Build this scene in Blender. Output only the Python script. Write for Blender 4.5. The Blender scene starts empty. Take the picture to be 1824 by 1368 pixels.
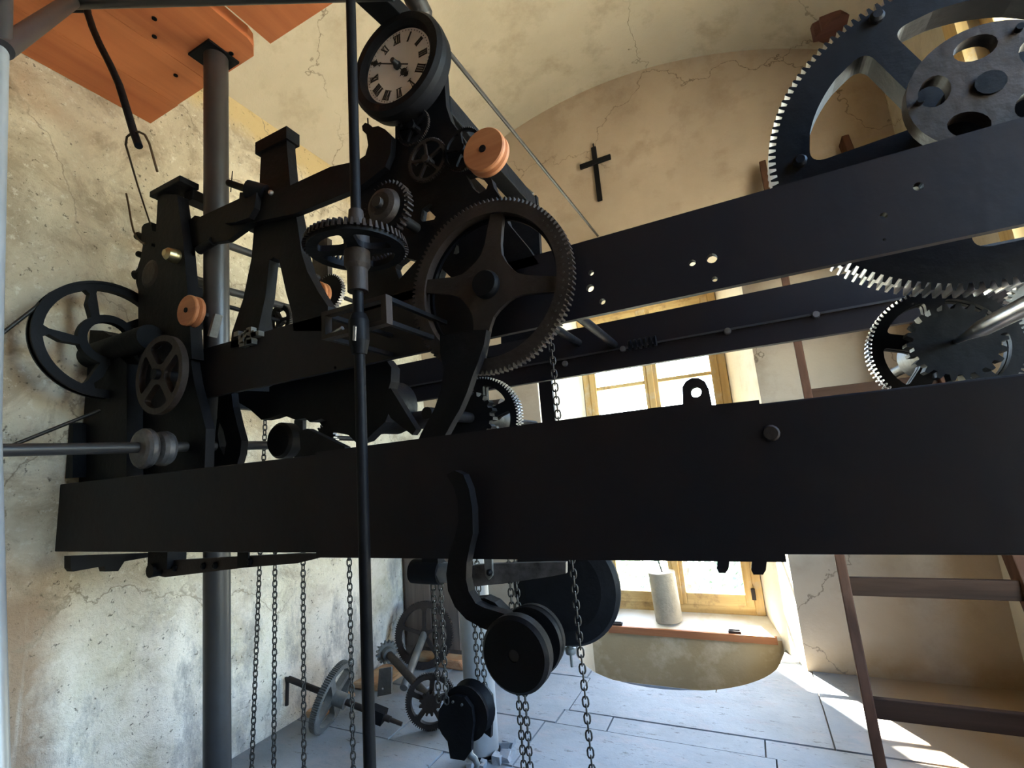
import bpy, math, random
from mathutils import Vector, Matrix
from mathutils.geometry import tessellate_polygon
random.seed(7)
PI = math.pi
sc = bpy.context.scene
COL = sc.collection

# ------------------------------------------------------------------ camera
# world: X along the clock beams, Y towards the window wall, Z up; the camera stands at the origin, the floor lies at Z = FL
FPX, IW, IH, FL = 848.0, 1824.0, 1368.0, -1.15
def _n(v): v = Vector(v); return v / v.length
_L = _n((-1812, -296, -FPX)); _R = _n((418, -128, -FPX)); _U = _n((-522, 5700, -FPX))
_X = -_L; _Z = _n(_X.cross(_R)); _Z = _n(_Z + 0.5 * _U); _X = _n(_X - _Z * _X.dot(_Z)); _Y = _Z.cross(_X)
ROT = Matrix((_X, _Y, _Z))                       # camera -> world
cam_d = bpy.data.cameras.new('camera'); cam = bpy.data.objects.new('camera', cam_d); COL.objects.link(cam)
cam.matrix_world = ROT.to_4x4()
cam_d.sensor_fit = 'HORIZONTAL'; cam_d.sensor_width = 36.0; cam_d.lens = FPX / IW * 36.0
cam_d.clip_start = 0.02; cam_d.clip_end = 200
sc.camera = cam

# ------------------------------------------------------------------ world, sun, exposure
SUN_DIR = Vector((0.50, -0.86, -1.22)).normalized()      # direction the sunlight travels
SKY_STRENGTH = 1.0
w = bpy.data.worlds.new('sky'); sc.world = w; w.use_nodes = True
nt = w.node_tree; nt.nodes.clear()
o_ = nt.nodes.new('ShaderNodeOutputWorld'); b_ = nt.nodes.new('ShaderNodeBackground'); s_ = nt.nodes.new('ShaderNodeTexSky')
s_.sky_type = 'NISHITA'; s_.sun_disc = False; s_.sun_elevation = math.asin(-SUN_DIR.z)
s_.sun_rotation = math.atan2(-SUN_DIR.x, -SUN_DIR.y); s_.air_density = 1.0; s_.dust_density = 0.8; s_.ozone_density = 0.6
b_.inputs['Strength'].default_value = SKY_STRENGTH
nt.links.new(s_.outputs[0], b_.inputs[0]); nt.links.new(b_.outputs[0], o_.inputs[0])
sd = bpy.data.lights.new('sun', 'SUN'); sd.energy = 34.0; sd.angle = math.radians(0.6); sd.color = (1.0, 0.95, 0.86)
so = bpy.data.objects.new('sun', sd); COL.objects.link(so); so.location = (-6, 10, 12)
so.rotation_euler = SUN_DIR.to_track_quat('-Z', 'Y').to_euler()
def portal(name, loc, rot, sx, sy):                       # marks a window for sampling the sky, gives off no light of its own
    d = bpy.data.lights.new(name, 'AREA'); d.shape = 'RECTANGLE'; d.size = sx; d.size_y = sy
    d.cycles.is_portal = True
    o = bpy.data.objects.new(name, d); COL.objects.link(o); o.location = loc; o.rotation_euler = rot
portal('window_portal', (-0.55, 3.70, 0.03), (math.radians(-90), 0, 0), 1.1, 2.3)
portal('added_window_portal', (1.30, 1.32, 0.50), (0, math.radians(90), 0), 2.4, 1.8)
sc.view_settings.view_transform = 'Standard'; sc.view_settings.look = 'None'
sc.view_settings.gamma = 1.0; sc.view_settings.use_curve_mapping = False
sc.view_settings.exposure = 2.75
sc.cycles.max_bounces = 10; sc.cycles.diffuse_bounces = 6; sc.cycles.transparent_max_bounces = 12
sc.cycles.use_denoising = True; sc.cycles.sample_clamp_indirect = 8.0
sc.cycles.caustics_reflective = False; sc.cycles.caustics_refractive = False

# ------------------------------------------------------------------ helpers
def ray(px, py): return ROT @ Vector((px - IW / 2, -(py - IH / 2), -FPX))
def at(px, py, Y=None, X=None, Z=None):
    d = ray(px, py)
    t = Y / d.y if Y is not None else (X / d.x if X is not None else Z / d.z)
    return d * t
def tr(pts, Y):                                   # outline in the plane Y = const, as (x, z)
    r = []
    for p in pts:
        q = at(p[0], p[1], Y=Y); r.append((q.x, q.z))
    return r
def circ(cx, cz, r, n=20, a0=0.0): return [(cx + r * math.cos(a0 + 2 * PI * i / n), cz + r * math.sin(a0 + 2 * PI * i / n)) for i in range(n)]
ORG = {}
YUP = Matrix(((1, 0, 0), (0, 0, 1), (0, 1, 0)))   # (u, v, w) -> (X = u, Z = v, Y = w)
def frame_of(p0, p1):
    z = (Vector(p1) - Vector(p0)).normalized()
    a = Vector((0, 0, 1)) if abs(z.z) < 0.9 else Vector((1, 0, 0))
    x = a.cross(z).normalized(); y = z.cross(x)
    return x, y, z
class MB:
    def __init__(s): s.v = []; s.f = []; s.m = []; s.s = []
    def add(s, vs, fs, mi=0, sm=False):
        b = len(s.v); s.v += [Vector(v) for v in vs]
        for f in fs: s.f.append(tuple(b + i for i in f)); s.m.append(mi); s.s.append(sm)
        return s
    def box(s, a, b, mi=0):
        x0, y0, z0 = [min(a[i], b[i]) for i in range(3)]; x1, y1, z1 = [max(a[i], b[i]) for i in range(3)]
        v = [(x0, y0, z0), (x1, y0, z0), (x1, y1, z0), (x0, y1, z0), (x0, y0, z1), (x1, y0, z1), (x1, y1, z1), (x0, y1, z1)]
        return s.add(v, [(0, 3, 2, 1), (4, 5, 6, 7), (0, 1, 5, 4), (1, 2, 6, 5), (2, 3, 7, 6), (3, 0, 4, 7)], mi)
    def bar(s, p0, p1, w, h, mi=0, up=(0, 0, 1)):
        p0 = Vector(p0); p1 = Vector(p1); z = (p1 - p0).normalized(); x = Vector(up).cross(z)
        x = x.normalized() if x.length > 1e-5 else Vector((1, 0, 0)); y = z.cross(x)
        v = [p + x * sx * w / 2 + y * sy * h / 2 for p in (p0, p1) for sx, sy in ((-1, -1), (1, -1), (1, 1), (-1, 1))]
        return s.add(v, [(0, 3, 2, 1), (4, 5, 6, 7), (0, 1, 5, 4), (1, 2, 6, 5), (2, 3, 7, 6), (3, 0, 4, 7)], mi)
    def lathe(s, p0, p1, prof, n=24, mi=0):       # prof: (distance along axis, radius)
        p0 = Vector(p0); x, y, z = frame_of(p0, p1)
        for i in range(len(prof) - 1):
            (t0, r0), (t1, r1) = prof[i], prof[i + 1]
            vs = []
            for t, r in ((t0, r0), (t1, r1)):
                for k in range(n):
                    a = 2 * PI * k / n; vs.append(p0 + z * t + (x * math.cos(a) + y * math.sin(a)) * r)
            s.add(vs, [(k, (k + 1) % n, n + (k + 1) % n, n + k) for k in range(n)], mi, abs(t1 - t0) > 1e-6)
        return s
    def cyl(s, p0, p1, r, n=16, r2=None, mi=0):
        L = (Vector(p1) - Vector(p0)).length
        return s.lathe(p0, p1, [(0, 0.0001), (0, r), (L, r if r2 is None else r2), (L, 0.0001)], n, mi)
    def tube(s, pts, r, n=8, mi=0, close=False):
        pts = [Vector(p) for p in pts]; N = len(pts); rings = []; px = None
        for i, p in enumerate(pts):
            if close: t = (pts[(i + 1) % N] - pts[i - 1]).normalized()
            else: t = (pts[min(i + 1, N - 1)] - pts[max(i - 1, 0)]).normalized()
            if px is None:
                a = Vector((0, 0, 1)) if abs(t.z) < 0.9 else Vector((1, 0, 0)); px = a.cross(t).normalized()
            else: px = (px - t * px.dot(t)).normalized()
            py = t.cross(px); rr = r[i] if isinstance(r, (list, tuple)) else r
            rings.append([p + (px * math.cos(2 * PI * k / n) + py * math.sin(2 * PI * k / n)) * rr for k in range(n)])
        vs = [v for q in rings for v in q]; fs = []
        for i in range(N if close else N - 1):
            j = (i + 1) % N
            fs += [(i * n + k, i * n + (k + 1) % n, j * n + (k + 1) % n, j * n + k) for k in range(n)]
        s.add(vs, fs, mi, True)
        if not close:
            s.add(rings[0], [tuple(range(n - 1, -1, -1))], mi); s.add(rings[-1], [tuple(range(n))], mi)
        return s
    def prism(s, loops, w0, w1, M=YUP, O=(0, 0, 0), mi=0, side=None, smooth_side=False):
        O = Vector(O); L2 = [[Vector((p[0], p[1], 0)) for p in l] for l in loops]
        tris = tessellate_polygon(L2); flat = [p for l in loops for p in l]; n = len(flat)
        f0 = [O + M @ Vector((p[0], p[1], w0)) for p in flat]; f1 = [O + M @ Vector((p[0], p[1], w1)) for p in flat]
        s.add(f0, [tuple(t) for t in tris], mi); s.add(f1, [tuple(reversed(t)) for t in tris], mi)
        k = 0
        for l in loops:
            m = len(l); a = f0[k:k + m]; b = f1[k:k + m]; k += m
            if smooth_side: s.add(a + b, [(i, (i + 1) % m, m + (i + 1) % m, m + i) for i in range(m)], mi if side is None else side, True)
            else:
                for i in range(m): s.add([a[i], a[(i + 1) % m], b[(i + 1) % m], b[i]], [(0, 1, 2, 3)], mi if side is None else side)
        return s
    def build(s, name, mats, parent=None, bevel=0.0, org=None):
        if not isinstance(mats, (list, tuple)): mats = [mats]
        if parent is None:
            if org is None:
                lo = [min(v[i] for v in s.v) for i in range(3)]; hi = [max(v[i] for v in s.v) for i in range(3)]
                org = Vector(((lo[0] + hi[0]) / 2, (lo[1] + hi[1]) / 2, lo[2]))
            org = Vector(org)
        else: org = ORG[parent.name]
        me = bpy.data.meshes.new(name); me.from_pydata([tuple(v - org) for v in s.v], [], s.f)
        for m in mats: me.materials.append(m)
        me.polygons.foreach_set('material_index', s.m); me.polygons.foreach_set('use_smooth', s.s); me.update()
        import bmesh
        bm = bmesh.new(); bm.from_mesh(me); bmesh.ops.remove_doubles(bm, verts=bm.verts, dist=1e-6) if False else None
        bmesh.ops.recalc_face_normals(bm, faces=bm.faces) if len(s.v) < 60000 else None
        bm.to_mesh(me); bm.free()
        o = bpy.data.objects.new(name, me); COL.objects.link(o)
        if parent is None: o.location = org
        else: o.parent = parent
        ORG[o.name] = org
        if bevel:
            m = o.modifiers.new('edge', 'BEVEL'); m.width = bevel; m.segments = 2; m.limit_method = 'ANGLE'
        return o
def T(name, label, cat, loc, group=None):
    o = bpy.data.objects.new(name, None); COL.objects.link(o); o.location = loc; o.empty_display_size = 0.05
    o['label'] = label; o['category'] = cat
    if group: o['group'] = group
    ORG[o.name] = Vector(loc); return o
def tag(o, label, cat, group=None):
    o['label'] = label; o['category'] = cat
    if group: o['group'] = group
    return o
def struct(o, label=None):
    o['kind'] = 'structure'
    if label: o['label'] = label
    return o
def S(name):                                       # an Empty for a piece of the setting
    o = bpy.data.objects.new(name, None); COL.objects.link(o); o['kind'] = 'structure'; ORG[o.name] = Vector((0, 0, 0)); return o

# ------------------------------------------------------------------ materials
def mat(name, col, rough=0.6, metal=0.0, spec=0.5, noise=0.0, nscale=12.0, col2=None, bump=0.0, bscale=60.0, detail=6.0):
    m = bpy.data.materials.new(name); m.use_nodes = True; t = m.node_tree; b = t.nodes['Principled BSDF']
    b.inputs['Roughness'].default_value = rough; b.inputs['Metallic'].default_value = metal
    b.inputs['Specular IOR Level'].default_value = spec; b.inputs['Base Color'].default_value = (*col, 1)
    tc = t.nodes.new('ShaderNodeTexCoord')
    if noise > 0 or col2:
        n = t.nodes.new('ShaderNodeTexNoise'); n.inputs['Scale'].default_value = nscale; n.inputs['Detail'].default_value = detail
        n.inputs['Roughness'].default_value = 0.65
        r = t.nodes.new('ShaderNodeValToRGB'); r.color_ramp.elements[0].position = 0.35; r.color_ramp.elements[1].position = 0.68
        c2 = col2 if col2 else tuple(max(0, c * (1 - noise)) for c in col)
        r.color_ramp.elements[0].color = (*c2, 1); r.color_ramp.elements[1].color = (*col, 1)
        t.links.new(tc.outputs['Object'], n.inputs['Vector']); t.links.new(n.outputs['Fac'], r.inputs[0]); t.links.new(r.outputs[0], b.inputs['Base Color'])
    if bump > 0:
        n2 = t.nodes.new('ShaderNodeTexNoise'); n2.inputs['Scale'].default_value = bscale; n2.inputs['Detail'].default_value = 5
        bp = t.nodes.new('ShaderNodeBump'); bp.inputs['Strength'].default_value = bump; bp.inputs['Distance'].default_value = 0.01
        t.links.new(tc.outputs['Object'], n2.inputs['Vector']); t.links.new(n2.outputs['Fac'], bp.inputs['Height']); t.links.new(bp.outputs[0], b.inputs['Normal'])
    return m
class NT:                                          # small node-tree builder
    def __init__(s, name):
        s.mt = bpy.data.materials.new(name); s.mt.use_nodes = True; s.t = s.mt.node_tree; s.b = s.t.nodes['Principled BSDF']
        s.b.inputs['Specular IOR Level'].default_value = 0.2; s.b.inputs['Roughness'].default_value = 0.9
        s.tc = s.t.nodes.new('ShaderNodeTexCoord').outputs['Object']
    def node(s, ty, **kw):
        n = s.t.nodes.new(ty)
        for k, v in kw.items(): setattr(n, k, v)
        return n
    def link(s, a, b): s.t.links.new(a, b)
    def mapped(s, scale, loc=(0, 0, 0)):
        n = s.node('ShaderNodeMapping'); n.inputs['Scale'].default_value = scale; n.inputs['Location'].default_value = loc
        s.link(s.tc, n.inputs['Vector']); return n.outputs[0]
    def noise(s, scale, vec=None, detail=6, rough=0.6, dist=0.0):
        n = s.node('ShaderNodeTexNoise'); n.inputs['Scale'].default_value = scale; n.inputs['Detail'].default_value = detail
        n.inputs['Roughness'].default_value = rough; n.inputs['Distortion'].default_value = dist
        s.link(vec if vec else s.tc, n.inputs['Vector']); return n.outputs['Fac']
    def ramp(s, fac, p0, p1, c0=(0, 0, 0, 1), c1=(1, 1, 1, 1)):
        r = s.node('ShaderNodeValToRGB'); e = r.color_ramp.elements; e[0].position = p0; e[1].position = p1; e[0].color = c0; e[1].color = c1
        s.link(fac, r.inputs[0]); return r.outputs[0]
    def mix(s, fac, a, b, mode='MIX'):
        n = s.node('ShaderNodeMix', data_type='RGBA', blend_type=mode)
        if isinstance(fac, float): n.inputs[0].default_value = fac
        else: s.link(fac, n.inputs[0])
        for q, i in ((a, 6), (b, 7)):
            if isinstance(q, tuple): n.inputs[i].default_value = (*q, 1) if len(q) == 3 else q
            else: s.link(q, n.inputs[i])
        return n.outputs[2]
    def math(s, op, a, b):
        n = s.node('ShaderNodeMath', operation=op)
        for q, i in ((a, 0), (b, 1)):
            if isinstance(q, (int, float)): n.inputs[i].default_value = q
            else: s.link(q, n.inputs[i])
        return n.outputs[0]
    def sep(s):
        n = s.node('ShaderNodeSeparateXYZ'); s.link(s.tc, n.inputs[0]); return n.outputs
    def bump(s, h, strength=0.5, dist=0.01):
        n = s.node('ShaderNodeBump'); n.inputs['Strength'].default_value = strength; n.inputs['Distance'].default_value = dist
        s.link(h, n.inputs['Height']); s.link(n.outputs[0], s.b.inputs['Normal'])
    def color(s, c): s.link(c, s.b.inputs['Base Color'])
def cracks(k, scale, width, vec=None):
    v = k.node('ShaderNodeTexVoronoi', feature='DISTANCE_TO_EDGE'); v.inputs['Scale'].default_value = scale
    d = k.noise(3.0, None, 4); dd = k.node('ShaderNodeVectorMath', operation='ADD'); k.link(k.tc, dd.inputs[0])
    sc_ = k.node('ShaderNodeVectorMath', operation='SCALE'); sc_.inputs['Scale'].default_value = 0.5
    cmb = k.node('ShaderNodeCombineXYZ'); k.link(d, cmb.inputs[0]); k.link(k.noise(2.3), cmb.inputs[1]); k.link(k.noise(2.9), cmb.inputs[2])
    k.link(cmb.outputs[0], sc_.inputs[0]); k.link(sc_.outputs[0], dd.inputs[1]); k.link(dd.outputs[0], v.inputs['Vector'])
    return k.ramp(v.outputs['Distance'], 0.0, width)

def plaster_left():
    k = NT('old_plaster'); x, y, z = k.sep()
    big = k.noise(1.7, None, 8, 0.62, 0.6); mid = k.noise(5.5, None, 10, 0.7, 0.5); fine = k.noise(34.0, None, 6, 0.75)
    c = k.mix(k.ramp(big, 0.36, 0.62), (0.54, 0.47, 0.345), (0.77, 0.70, 0.55))
    c = k.mix(k.math('MULTIPLY', k.ramp(mid, 0.48, 0.62), 0.85), c, (0.42, 0.345, 0.245))
    c = k.mix(k.math('MULTIPLY', k.ramp(fine, 0.56, 0.68), 0.75), c, (0.86, 0.83, 0.73))
    c = k.mix(k.math('MULTIPLY', k.ramp(k.noise(21.0, None, 5, 0.7), 0.60, 0.70), 0.55), c, (0.38, 0.33, 0.25))
    # cool lime wash low on the wall, grey damp and rust-brown runs towards the viewer
    zb = k.math('MULTIPLY', k.math('ADD', z, k.math('MULTIPLY', big, 0.6)), -1.1)
    lime = k.ramp(zb, 0.0, 0.35)
    c = k.mix(k.math('MULTIPLY', lime, k.ramp(k.noise(2.6, None, 8, 0.7), 0.36, 0.55)), c, (0.82, 0.745, 0.66))
    c = k.mix(k.math('MULTIPLY', k.math('MULTIPLY', lime, k.ramp(k.noise(3.6, k.mapped((1, 1, 0.45), (3, 1, 2)), 8, 0.75), 0.49, 0.60)), 0.85), c, (0.36, 0.335, 0.31))
    run = k.noise(1.0, k.mapped((1, 8, 0.55)), 6, 0.65)
    yb = k.math('MULTIPLY', k.math('SUBTRACT', 1.02, k.math('ADD', y, k.math('MULTIPLY', mid, 0.2))), 2.6)
    low = k.ramp(k.math('SUBTRACT', -0.12, z), 0.0, 0.2)
    c = k.mix(k.math('MULTIPLY', k.math('MULTIPLY', k.ramp(run, 0.28, 0.46), k.ramp(yb, 0.0, 0.25)), k.math('MULTIPLY', low, 0.95)), c, (0.36, 0.245, 0.165))
    # brown blotches at eye level, left
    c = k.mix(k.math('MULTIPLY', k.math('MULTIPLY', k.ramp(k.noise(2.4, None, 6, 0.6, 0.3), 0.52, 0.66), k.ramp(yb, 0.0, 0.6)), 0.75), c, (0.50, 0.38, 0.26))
    # ochre damp band under the vault
    zz = k.math('ADD', z, k.math('MULTIPLY', k.noise(2.5, None, 6), 0.35))
    c = k.mix(k.math('MULTIPLY', k.ramp(k.math('SUBTRACT', zz, 1.50), 0.52, 0.60), k.ramp(y, 0.9, 1.0)), c, (0.66, 0.52, 0.28))
    pits = k.ramp(k.noise(48.0, None, 4, 0.7), 0.63, 0.69)
    c = k.mix(k.math('MULTIPLY', pits, 0.8), c, (0.15, 0.125, 0.09))
    cr = k.math('MAXIMUM', cracks(k, 1.1, 0.006), k.ramp(k.noise(1.1), 0.44, 0.56)); c = k.mix(cr, (0.30, 0.24, 0.17), c)
    k.color(c)
    h = k.math('ADD', k.math('MULTIPLY', mid, 1.2), k.math('MULTIPLY', k.noise(60.0, None, 6, 0.7), 0.45))
    k.bump(k.math('SUBTRACT', h, k.math('MULTIPLY', pits, 0.3)), 0.8, 0.02); return k.mt
def plaster(name, c0, c1, c2, crack=True, stain=None):
    k = NT(name)
    c = k.mix(k.ramp(k.noise(1.6), 0.36, 0.64), c0, c1)
    c = k.mix(k.ramp(k.noise(4.5, None, 8, 0.65), 0.52, 0.75), c, c2)
    if stain:
        x, y, z = k.sep(); c = k.mix(k.math('MULTIPLY', k.ramp(k.math('SUBTRACT', -0.98, z), 0.0, 0.12), k.ramp(k.noise(3.3), 0.35, 0.6)), c, stain)
    if crack: c = k.mix(k.math('MAXIMUM', cracks(k, 0.8, 0.004), k.ramp(k.noise(0.9), 0.42, 0.55)), tuple(v * 0.55 for v in c2), c)
    k.color(c); k.bump(k.math('ADD', k.noise(3.0, None, 8, 0.6), k.math('MULTIPLY', k.noise(45.0), 0.15)), 0.35, 0.02); return k.mt
def stone():
    k = NT('floor_stone'); k.b.inputs['Roughness'].default_value = 0.7
    c = k.mix(k.ramp(k.noise(2.0, None, 8, 0.65), 0.35, 0.65), (0.185, 0.20, 0.22), (0.26, 0.28, 0.305))
    c = k.mix(k.ramp(k.noise(5.0, k.mapped((1, 2.2, 1)), 8, 0.7), 0.52, 0.7), c, (0.26, 0.245, 0.255))
    pit = k.ramp(k.noise(16.0, k.mapped((1, 3.0, 1)), 5, 0.75), 0.61, 0.68)
    c = k.mix(k.math('MULTIPLY', pit, 0.8), c, (0.10, 0.09, 0.09))
    x, y, z = k.sep(); c = k.mix(k.math('MULTIPLY', k.ramp(k.math('ADD', x, k.math('MULTIPLY', k.noise(4.0), 0.3)), 0.35, 0.62), 0.85), c, (0.30, 0.20, 0.11)); k.color(c); k.bump(k.math('ADD', k.noise(11.0, None, 8, 0.7), k.math('MULTIPLY', pit, -0.8)), 0.4, 0.01); return k.mt
def wood(name, c0, c1, axis=0, rough=0.7, spec=0.3, scale=1.0, worn=None):
    k = NT(name); k.b.inputs['Roughness'].default_value = rough; k.b.inputs['Specular IOR Level'].default_value = spec
    s = [18 * scale] * 3; s[axis] = 1.2 * scale
    g = k.noise(1.0, k.mapped(tuple(s)), 8, 0.6, 0.4)
    c = k.mix(k.ramp(g, 0.35, 0.65), c0, c1)
    if worn: c = k.mix(k.ramp(k.noise(9.0 * scale, None, 8, 0.75), 0.50, 0.64), c, worn)
    k.color(c); k.bump(g, 0.25, 0.005); return k.mt
M_LEFT = plaster_left()
M_FAR = plaster('brown_plaster', (0.36, 0.278, 0.20), (0.43, 0.34, 0.25), (0.30, 0.222, 0.155), True, (0.30, 0.20, 0.11))
M_VAULT = plaster('vault_plaster', (0.45, 0.395, 0.29), (0.53, 0.47, 0.355), (0.36, 0.295, 0.205))
M_REVEAL = plaster('reveal_plaster', (0.70, 0.64, 0.52), (0.78, 0.73, 0.62), (0.62, 0.54, 0.42), False)
M_APRON = plaster('apron_plaster', (0.38, 0.30, 0.18), (0.48, 0.39, 0.25), (0.68, 0.60, 0.46))
M_SILL = plaster('sill_plaster', (0.62, 0.60, 0.55), (0.72, 0.71, 0.68), (0.52, 0.45, 0.30), False)
M_STONE = stone()
M_MORTAR = mat('dark_joint', (0.10, 0.09, 0.08), 0.95)
M_OUT = mat('outer_render', (0.55, 0.52, 0.46), 0.9, noise=0.2)
M_PINE = wood('old_pine', (0.42, 0.27, 0.10), (0.62, 0.43, 0.19), 2, worn=(0.50, 0.40, 0.26))
M_PINEX = wood('old_pine_rail', (0.42, 0.27, 0.10), (0.62, 0.43, 0.19), 0, worn=(0.36, 0.23, 0.10))
M_STRIP = wood('red_brown_strip', (0.30, 0.12, 0.06), (0.42, 0.19, 0.09), 0)
M_PLANK = wood('red_brown_plank', (0.40, 0.115, 0.04), (0.56, 0.185, 0.065), 1, 0.6, 0.4, 0.5)
M_LADDER = wood('dark_ladder_wood', (0.055, 0.026, 0.016), (0.095, 0.046, 0.028), 2, 0.85, 0.06)
M_RUNG = wood('dark_rung_wood', (0.030, 0.016, 0.010), (0.058, 0.031, 0.020), 0, 0.85, 0.05)
M_DISC = wood('orange_turned_wood', (0.36, 0.13, 0.055), (0.48, 0.20, 0.085), 0, 0.5, 0.4, 1.5)
M_CAB = wood('grey_brown_wood', (0.09, 0.07, 0.06), (0.16, 0.12, 0.10), 2)
M_IRON = mat('black_iron', (0.0065, 0.0065, 0.0085), 0.55, 0.0, 0.12, noise=0.5, nscale=9, bump=0.15, bscale=40)
M_BEAM = mat('black_beam_paint', (0.0075, 0.0075, 0.012), 0.55, 0.0, 0.18, col2=(0.013, 0.009, 0.010), nscale=3, bump=0.1, bscale=30)
M_RUST = mat('brown_iron', (0.034, 0.024, 0.021), 0.6, 0.1, 0.3, noise=0.5, nscale=10, bump=0.2, bscale=50)
M_STEEL = mat('worn_steel', (0.42, 0.42, 0.44), 0.35, 1.0, noise=0.35, nscale=20)
M_GREY = mat('grey_iron', (0.17, 0.17, 0.165), 0.55, 0.4, noise=0.4, nscale=14, bump=0.2)
M_PARTLIT = mat('part_lit_iron', (0.020, 0.018, 0.020), 0.4, 0.3, 0.4, col2=(0.13, 0.125, 0.13), nscale=16)  # paler patches in the dark iron stand for light caught on it
M_PIPE = mat('grey_painted_pipe', (0.040, 0.037, 0.038), 0.4, 0.1, noise=0.3, nscale=6)
M_POST = mat('pale_grey_pipe', (0.30, 0.30, 0.30), 0.4, 0.2, noise=0.25, nscale=5)
M_CHAIN = mat('dark_chain_iron', (0.055, 0.050, 0.045), 0.45, 0.6, noise=0.4, nscale=30)
M_WIRE = mat('rusty_wire', (0.075, 0.045, 0.02), 0.5, 0.4)
M_BRASS = mat('dull_brass', (0.45, 0.38, 0.22), 0.35, 1.0)
M_DIAL = mat('dial_enamel', (0.66, 0.63, 0.62), 0.4, noise=0.12, nscale=8)
M_INK = mat('dial_black', (0.012, 0.010, 0.010), 0.5)
M_CEMENT = mat('cement_weight', (0.40, 0.36, 0.29), 0.9, noise=0.25, nscale=9, bump=0.3)
M_BRICK = mat('red_rubble', (0.34, 0.15, 0.07), 0.9, col2=(0.46, 0.33, 0.20), nscale=7, bump=0.4)
M_LEAF = mat('garden_leaf', (0.11, 0.16, 0.10), 0.7, col2=(0.22, 0.27, 0.20), nscale=3)
M_GRASS = mat('pale_gravel', (0.30, 0.265, 0.21), 0.95, noise=0.15, nscale=1)
def glass():
    m = bpy.data.materials.new('window_glass'); m.use_nodes = True; t = m.node_tree; t.nodes.clear()
    o = t.nodes.new('ShaderNodeOutputMaterial'); mx = t.nodes.new('ShaderNodeMixShader'); tr_ = t.nodes.new('ShaderNodeBsdfTransparent')
    gl = t.nodes.new('ShaderNodeBsdfGlossy'); gl.inputs['Roughness'].default_value = 0.05; tr_.inputs[0].default_value = (0.93, 0.96, 0.95, 1)
    mx.inputs[0].default_value = 0.06; t.links.new(tr_.outputs[0], mx.inputs[1]); t.links.new(gl.outputs[0], mx.inputs[2]); t.links.new(mx.outputs[0], o.inputs[0])
    return m
M_GLASS = glass()

# ------------------------------------------------------------------ room shell
XL, XR, YF, YB = -2.20, 0.97, 3.03, -1.60        # left, right, window and back wall faces
SPR, APEX, VC = 2.07, 2.62, -0.60                # vault springing, crown, axis
RV = 2.60
def vz(x): return APEX - RV + math.sqrt(max(0.0, RV * RV - (x - VC) ** 2))
NX0, NX1, NW0, NW1, NTOP = -1.23, 0.12, -1.075, -0.035, 1.32   # niche at the wall face and at the window
YW, YA, YO = 3.62, 3.38, 3.95                     # window plane, apron plane, outer wall face
PITC, PITR = (-0.579, 3.232), 0.597
def pit_y(x):
    d = PITR ** 2 - (x - PITC[0]) ** 2
    return PITC[1] - math.sqrt(d) if d > 0 else 99.0

mb = MB(); mb.box((XL - 0.35, YB - 0.3, -3.1), (XL, YF + 0.9, vz(XL) + 0.25)); struct(mb.build('wall_left', M_LEFT, org=(0, 0, 0)), 'old stained plaster wall on the left')
# window wall with the niche cut through
n = 24
top = [(XR + 0.3, 0.9 + 1.2)] + [(x, vz(x) + 0.2) for x in [XR - (XR - XL) * i / n for i in range(n + 1)]] + [(XL, FL - 0.5), (XR + 0.3, FL - 0.5)]
hole = [(NX0, FL - 0.5 + 0.001), (NX1, FL - 0.5 + 0.001), (NX1, NTOP), (NX0, NTOP)]
outer = [(XR + 0.3, 2.9)] + [(XL - 0.3, 2.9)] + [(XL - 0.3, FL - 0.5), (NX0, FL - 0.5), (NX0, NTOP), (NX1, NTOP), (NX1, FL - 0.5), (XR + 0.3, FL - 0.5)]
mb = MB(); mb.prism([outer], YF, YF + 0.02); struct(mb.build('wall_far', M_FAR, org=(0, 0, 0)), 'brown plaster wall with the window')
# splayed reveals, soffit, apron, sill and the outer half of the thick wall
mb = MB()
mb.add([(NX1, YF, FL - 0.5), (NW1, YW, FL - 0.5), (NW1, YW, NTOP - 0.12), (NX1, YF, NTOP)], [(0, 1, 2, 3)])
mb.add([(NX0, YF, FL - 0.5), (NW0, YW, FL - 0.5), (NW0, YW, NTOP - 0.12), (NX0, YF, NTOP)], [(3, 2, 1, 0)])
mb.add([(NX0, YF, NTOP), (NX1, YF, NTOP), (NW1, YW, NTOP - 0.12), (NW0, YW, NTOP - 0.12)], [(0, 1, 2, 3)])
struct(mb.build('wall_reveal', M_REVEAL, org=(0, 0, 0)), 'splayed plaster reveal of the window')
ZS = -1.10
mb = MB(); mb.box((NX0 + 0.03, YA, FL - 0.5), (NX1 - 0.03, YA + 0.03, ZS - 0.01)); struct(mb.build('wall_apron', M_APRON, org=(0, 0, 0)), 'cracked ochre plaster below the window sill')
mb = MB(); mb.add([(NX0, YA - 0.005, ZS - 0.012), (NX1, YA - 0.005, ZS - 0.012), (NW1 + 0.1, YW + 0.02, ZS + 0.045), (NW0 - 0.1, YW + 0.02, ZS + 0.045), (NX0, YA - 0.005, ZS - 0.03), (NX1, YA - 0.005, ZS - 0.03), (NW1 + 0.1, YW + 0.02, ZS - 0.03), (NW0 - 0.1, YW + 0.02, ZS - 0.03)], [(0, 1, 2, 3), (4, 5, 1, 0), (7, 6, 5, 4)])
struct(mb.build('wall_sill', M_SILL, org=(0, 0, 0)), 'whitewashed window sill')
mb = MB(); mb.box((NX0 + 0.22, YA - 0.02, ZS - 0.05), (NX1 - 0.115, YA + 0.0, ZS - 0.008)); struct(mb.build('trim_1', M_STRIP), 'red-brown wooden strip along the front of the window sill')
mb = MB()
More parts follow.
